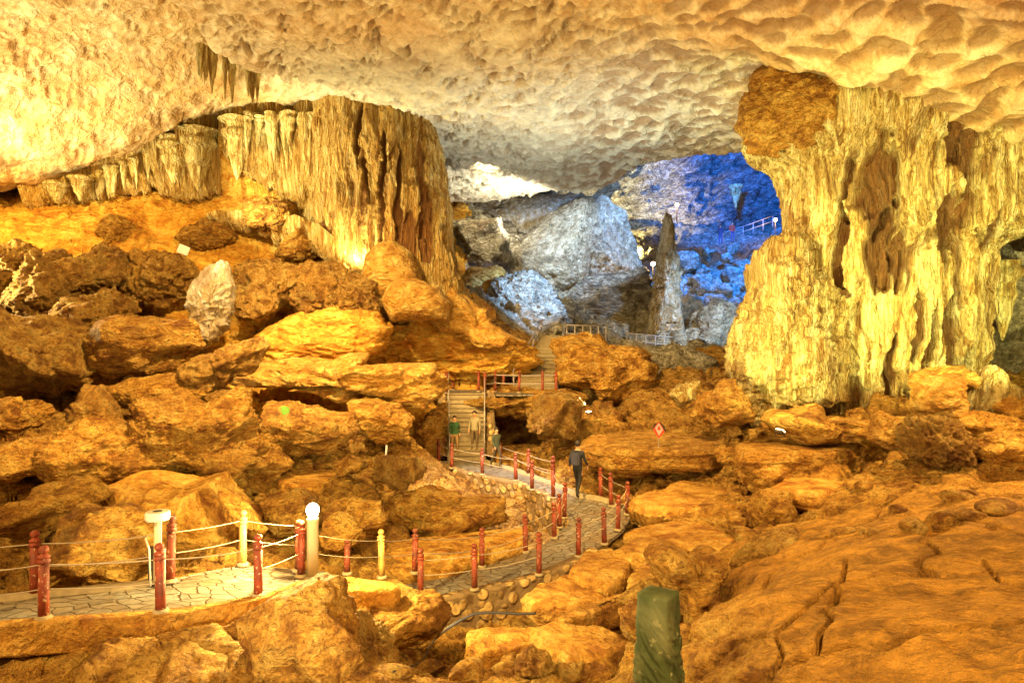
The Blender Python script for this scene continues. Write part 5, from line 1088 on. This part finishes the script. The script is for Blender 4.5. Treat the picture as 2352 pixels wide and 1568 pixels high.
# ------------------------------------------------------------------ people
def person(loc, H, yaw, label, top, legs, hair, pose='stand', lean=0, skin=(.55, .30, .16), bag=None):
    k = H / 1.78
    J = dict(pel=(0, 0, .95), sp=(0, .01, 1.15), ch=(0, .015, 1.38), nk=(0, .0, 1.50), hd=(0, -.02, 1.60), hd2=(0, -.02, 1.73),
             lh=(.10, 0, .90), lk=(.11, -.02, .50), la=(.11, .02, .09), lt=(.12, -.16, .03),
             rh=(-.10, 0, .90), rk=(-.11, -.03, .50), ra=(-.12, .02, .09), rt=(-.13, -.16, .03),
             ls=(.18, .01, 1.42), le=(.24, .03, 1.14), lw=(.25, -.06, .90), rs=(-.18, .01, 1.42), re=(-.24, .03, 1.14), rw=(-.25, -.06, .90))
    if pose == 'walk':
        J.update(lk=(.10, -.16, .52), la=(.10, -.14, .10), lt=(.10, -.32, .06), rk=(-.10, .06, .50), ra=(-.11, .30, .14), rt=(-.11, .16, .03), le=(.23, .12, 1.16), lw=(.24, .06, .92), re=(-.23, -.06, 1.15), rw=(-.23, -.24, 1.0))
    R_ = dict(pel=.135, sp=.125, ch=.15, nk=.055, hd=.088, hd2=.075, lh=.09, lk=.06, la=.043, lt=.035, rh=.09, rk=.06, ra=.043, rt=.035, ls=.065, le=.045, lw=.030, rs=.065, re=.045, rw=.030)
    E_ = [('pel', 'sp'), ('sp', 'ch'), ('ch', 'nk'), ('nk', 'hd'), ('hd', 'hd2'), ('pel', 'lh'), ('lh', 'lk'), ('lk', 'la'), ('la', 'lt'), ('pel', 'rh'), ('rh', 'rk'), ('rk', 'ra'), ('ra', 'rt'), ('ch', 'ls'), ('ls', 'le'), ('le', 'lw'), ('ch', 'rs'), ('rs', 're'), ('re', 'rw')]
    names = list(J)
    # hands: palm and five fingers on each side
    for s, wn in ((1, 'lw'), (-1, 'rw')):
        w_ = Vector(J[wn]); pm = w_ + Vector((0, -.02, -.08)); J[wn + 'p'] = tuple(pm); R_[wn + 'p'] = .030; E_.append((wn, wn + 'p'))
        for q_ in range(4):
            a = pm + Vector((0, (q_ - 1.5) * .020, -.045)); b_ = a + Vector((-s * .012, -.004, -(.045, .055, .050, .036)[q_])); J[wn + 'f%d' % q_] = tuple(a); J[wn + 'g%d' % q_] = tuple(b_); R_[wn + 'f%d' % q_] = .009; R_[wn + 'g%d' % q_] = .007
            E_.append((wn + 'p', wn + 'f%d' % q_)); E_.append((wn + 'f%d' % q_, wn + 'g%d' % q_))
        a = pm + Vector((-s * .01, -.035, 0)); J[wn + 't'] = tuple(a); J[wn + 'u'] = tuple(a + Vector((0, -.018, -.035))); R_[wn + 't'] = .011; R_[wn + 'u'] = .008; E_.append((wn + 'p', wn + 't')); E_.append((wn + 't', wn + 'u'))
    names = list(J); me = bpy.data.meshes.new("person"); me.from_pydata([Vector(J[n]) * k for n in names], [(names.index(a), names.index(b_)) for a, b_ in E_], [])
    tmp = bpy.data.objects.new("person_tmp", me); col.objects.link(tmp)
    md = tmp.modifiers.new("skin", 'SKIN'); tmp.modifiers.new("sub", 'SUBSURF').levels = 2
    for i, n in enumerate(names): v = me.skin_vertices[0].data[i]; v.radius = (R_[n] * k * (1.12 if n in ('ch', 'pel', 'sp') else 1), R_[n] * k * (.8 if n in ('ch', 'pel', 'sp') else 1)); v.use_root = (n == 'pel')
    dg = bpy.context.evaluated_depsgraph_get(); ev = tmp.evaluated_get(dg); m2 = bpy.data.meshes.new_from_object(ev); bpy.data.objects.remove(tmp)
    sk = plain("skin", skin, .5, noise_amt=.05); tp = plain("top_cloth", top, .85); lg = plain("trouser_cloth", legs, .85); sh = plain("shoe", (.05, .04, .04), .6)
    m2.materials.clear()
    for q_ in (sk, tp, lg, sh): m2.materials.append(q_)
    # face relief
    for v in m2.vertices:
        c = v.co / k
        if c.z > 1.55 and c.y < -.06:
            if abs(c.x) < .018 and 1.60 < c.z < 1.66: v.co.y -= .022 * k
            if .02 < abs(c.x) < .05 and 1.655 < c.z < 1.69: v.co.y += .008 * k
    for p in m2.polygons:
        c = p.center / k; p.use_smooth = True
        if c.z > 1.49 and abs(c.x) < .12: p.material_index = 0
        elif c.z < .075: p.material_index = 3
        elif abs(c.x) > .165 and c.z < .97 and c.z > .6: p.material_index = 0
        elif c.z > .93: p.material_index = 1
        else: p.material_index = 2
    o = bpy.data.objects.new("person", m2); col.objects.link(o); o.location = loc; o.rotation_euler = (lean, 0, yaw); tag(o, label, "person", None, 'thing')
    # hair and ears
    bm = bmesh.new(); bmesh.ops.create_icosphere(bm, subdivisions=3, radius=.105 * k, matrix=Matrix.Translation((0, .005 * k, 1.70 * k)) @ Matrix.Diagonal((.92, 1.05, 1.05, 1)))
    for v in list(bm.verts):
        if v.co.y < -.045 * k and v.co.z < 1.72 * k: v.co.y = -.045 * k
        if v.co.z < 1.60 * k: v.co.z = 1.60 * k
    bm_obj("hair", bm, plain("hair", hair, .6), o, smooth=True)
    for s in (1, -1):
        bm = bmesh.new(); bmesh.ops.create_icosphere(bm, subdivisions=1, radius=.022 * k, matrix=Matrix.Translation((s * .088 * k, -.01 * k, 1.64 * k)) @ Matrix.Diagonal((.4, .8, 1.3, 1))); bm_obj("ear", bm, sk, o, smooth=True)
    if bag:
        bm = bmesh.new(); box(bm, (0, .17 * k, 1.22 * k), (.28 * k, .15 * k, .40 * k), bev=.04); bb = bm_obj("backpack", bm, plain("bag_cloth", bag, .8)); bb.location = loc; bb.rotation_euler = o.rotation_euler; tag(bb, "dark backpack on the back of the standing person at the bend", "backpack", None, 'thing')
    return o
person(tuple(G(1327, 1141, -4.98)), 1.80, 2.6, "person in dark clothes standing on the path at the bend, back turned", (.018, .02, .03), (.015, .014, .015), (.03, .02, .015), 'walk', bag=(.05, .05, .09))
def on_stairs(u, t): 
    p = foot[0] + (head[0] - foot[0]) * t; return (P(u, 1000, p[1])[0], p[1], p[2] + .05)
person(on_stairs(1044, .06), 1.65, .3, "person in a green top at the foot of the steep stairs, left", (.03, .10, .035), (.30, .18, .07), (.03, .02, .015), 'walk')
person(on_stairs(1090, .12), 1.68, -.2, "person in a pale cream shirt at the foot of the steep stairs", (.42, .36, .22), (.18, .12, .06), (.04, .02, .015), 'stand')
person(tuple(np.array(G(1140, 1074, -5.0))), 1.6, .6, "person in dark green clothes on the path right of the steep stairs", (.06, .07, .035), (.08, .06, .03), (.03, .02, .015), 'walk')
person(tuple(P(1682, 556, 58.5)), 1.75, .2, "tiny person in a red top on the blue lit slope", (.85, .12, .06), (.10, .10, .25), (.03, .02, .015), 'stand')
person(tuple(P(1655, 562, 58.0)), 1.7, -.4, "tiny person in dark clothes left of the red-topped one", (.05, .05, .10), (.05, .06, .15), (.03, .02, .015), 'stand')
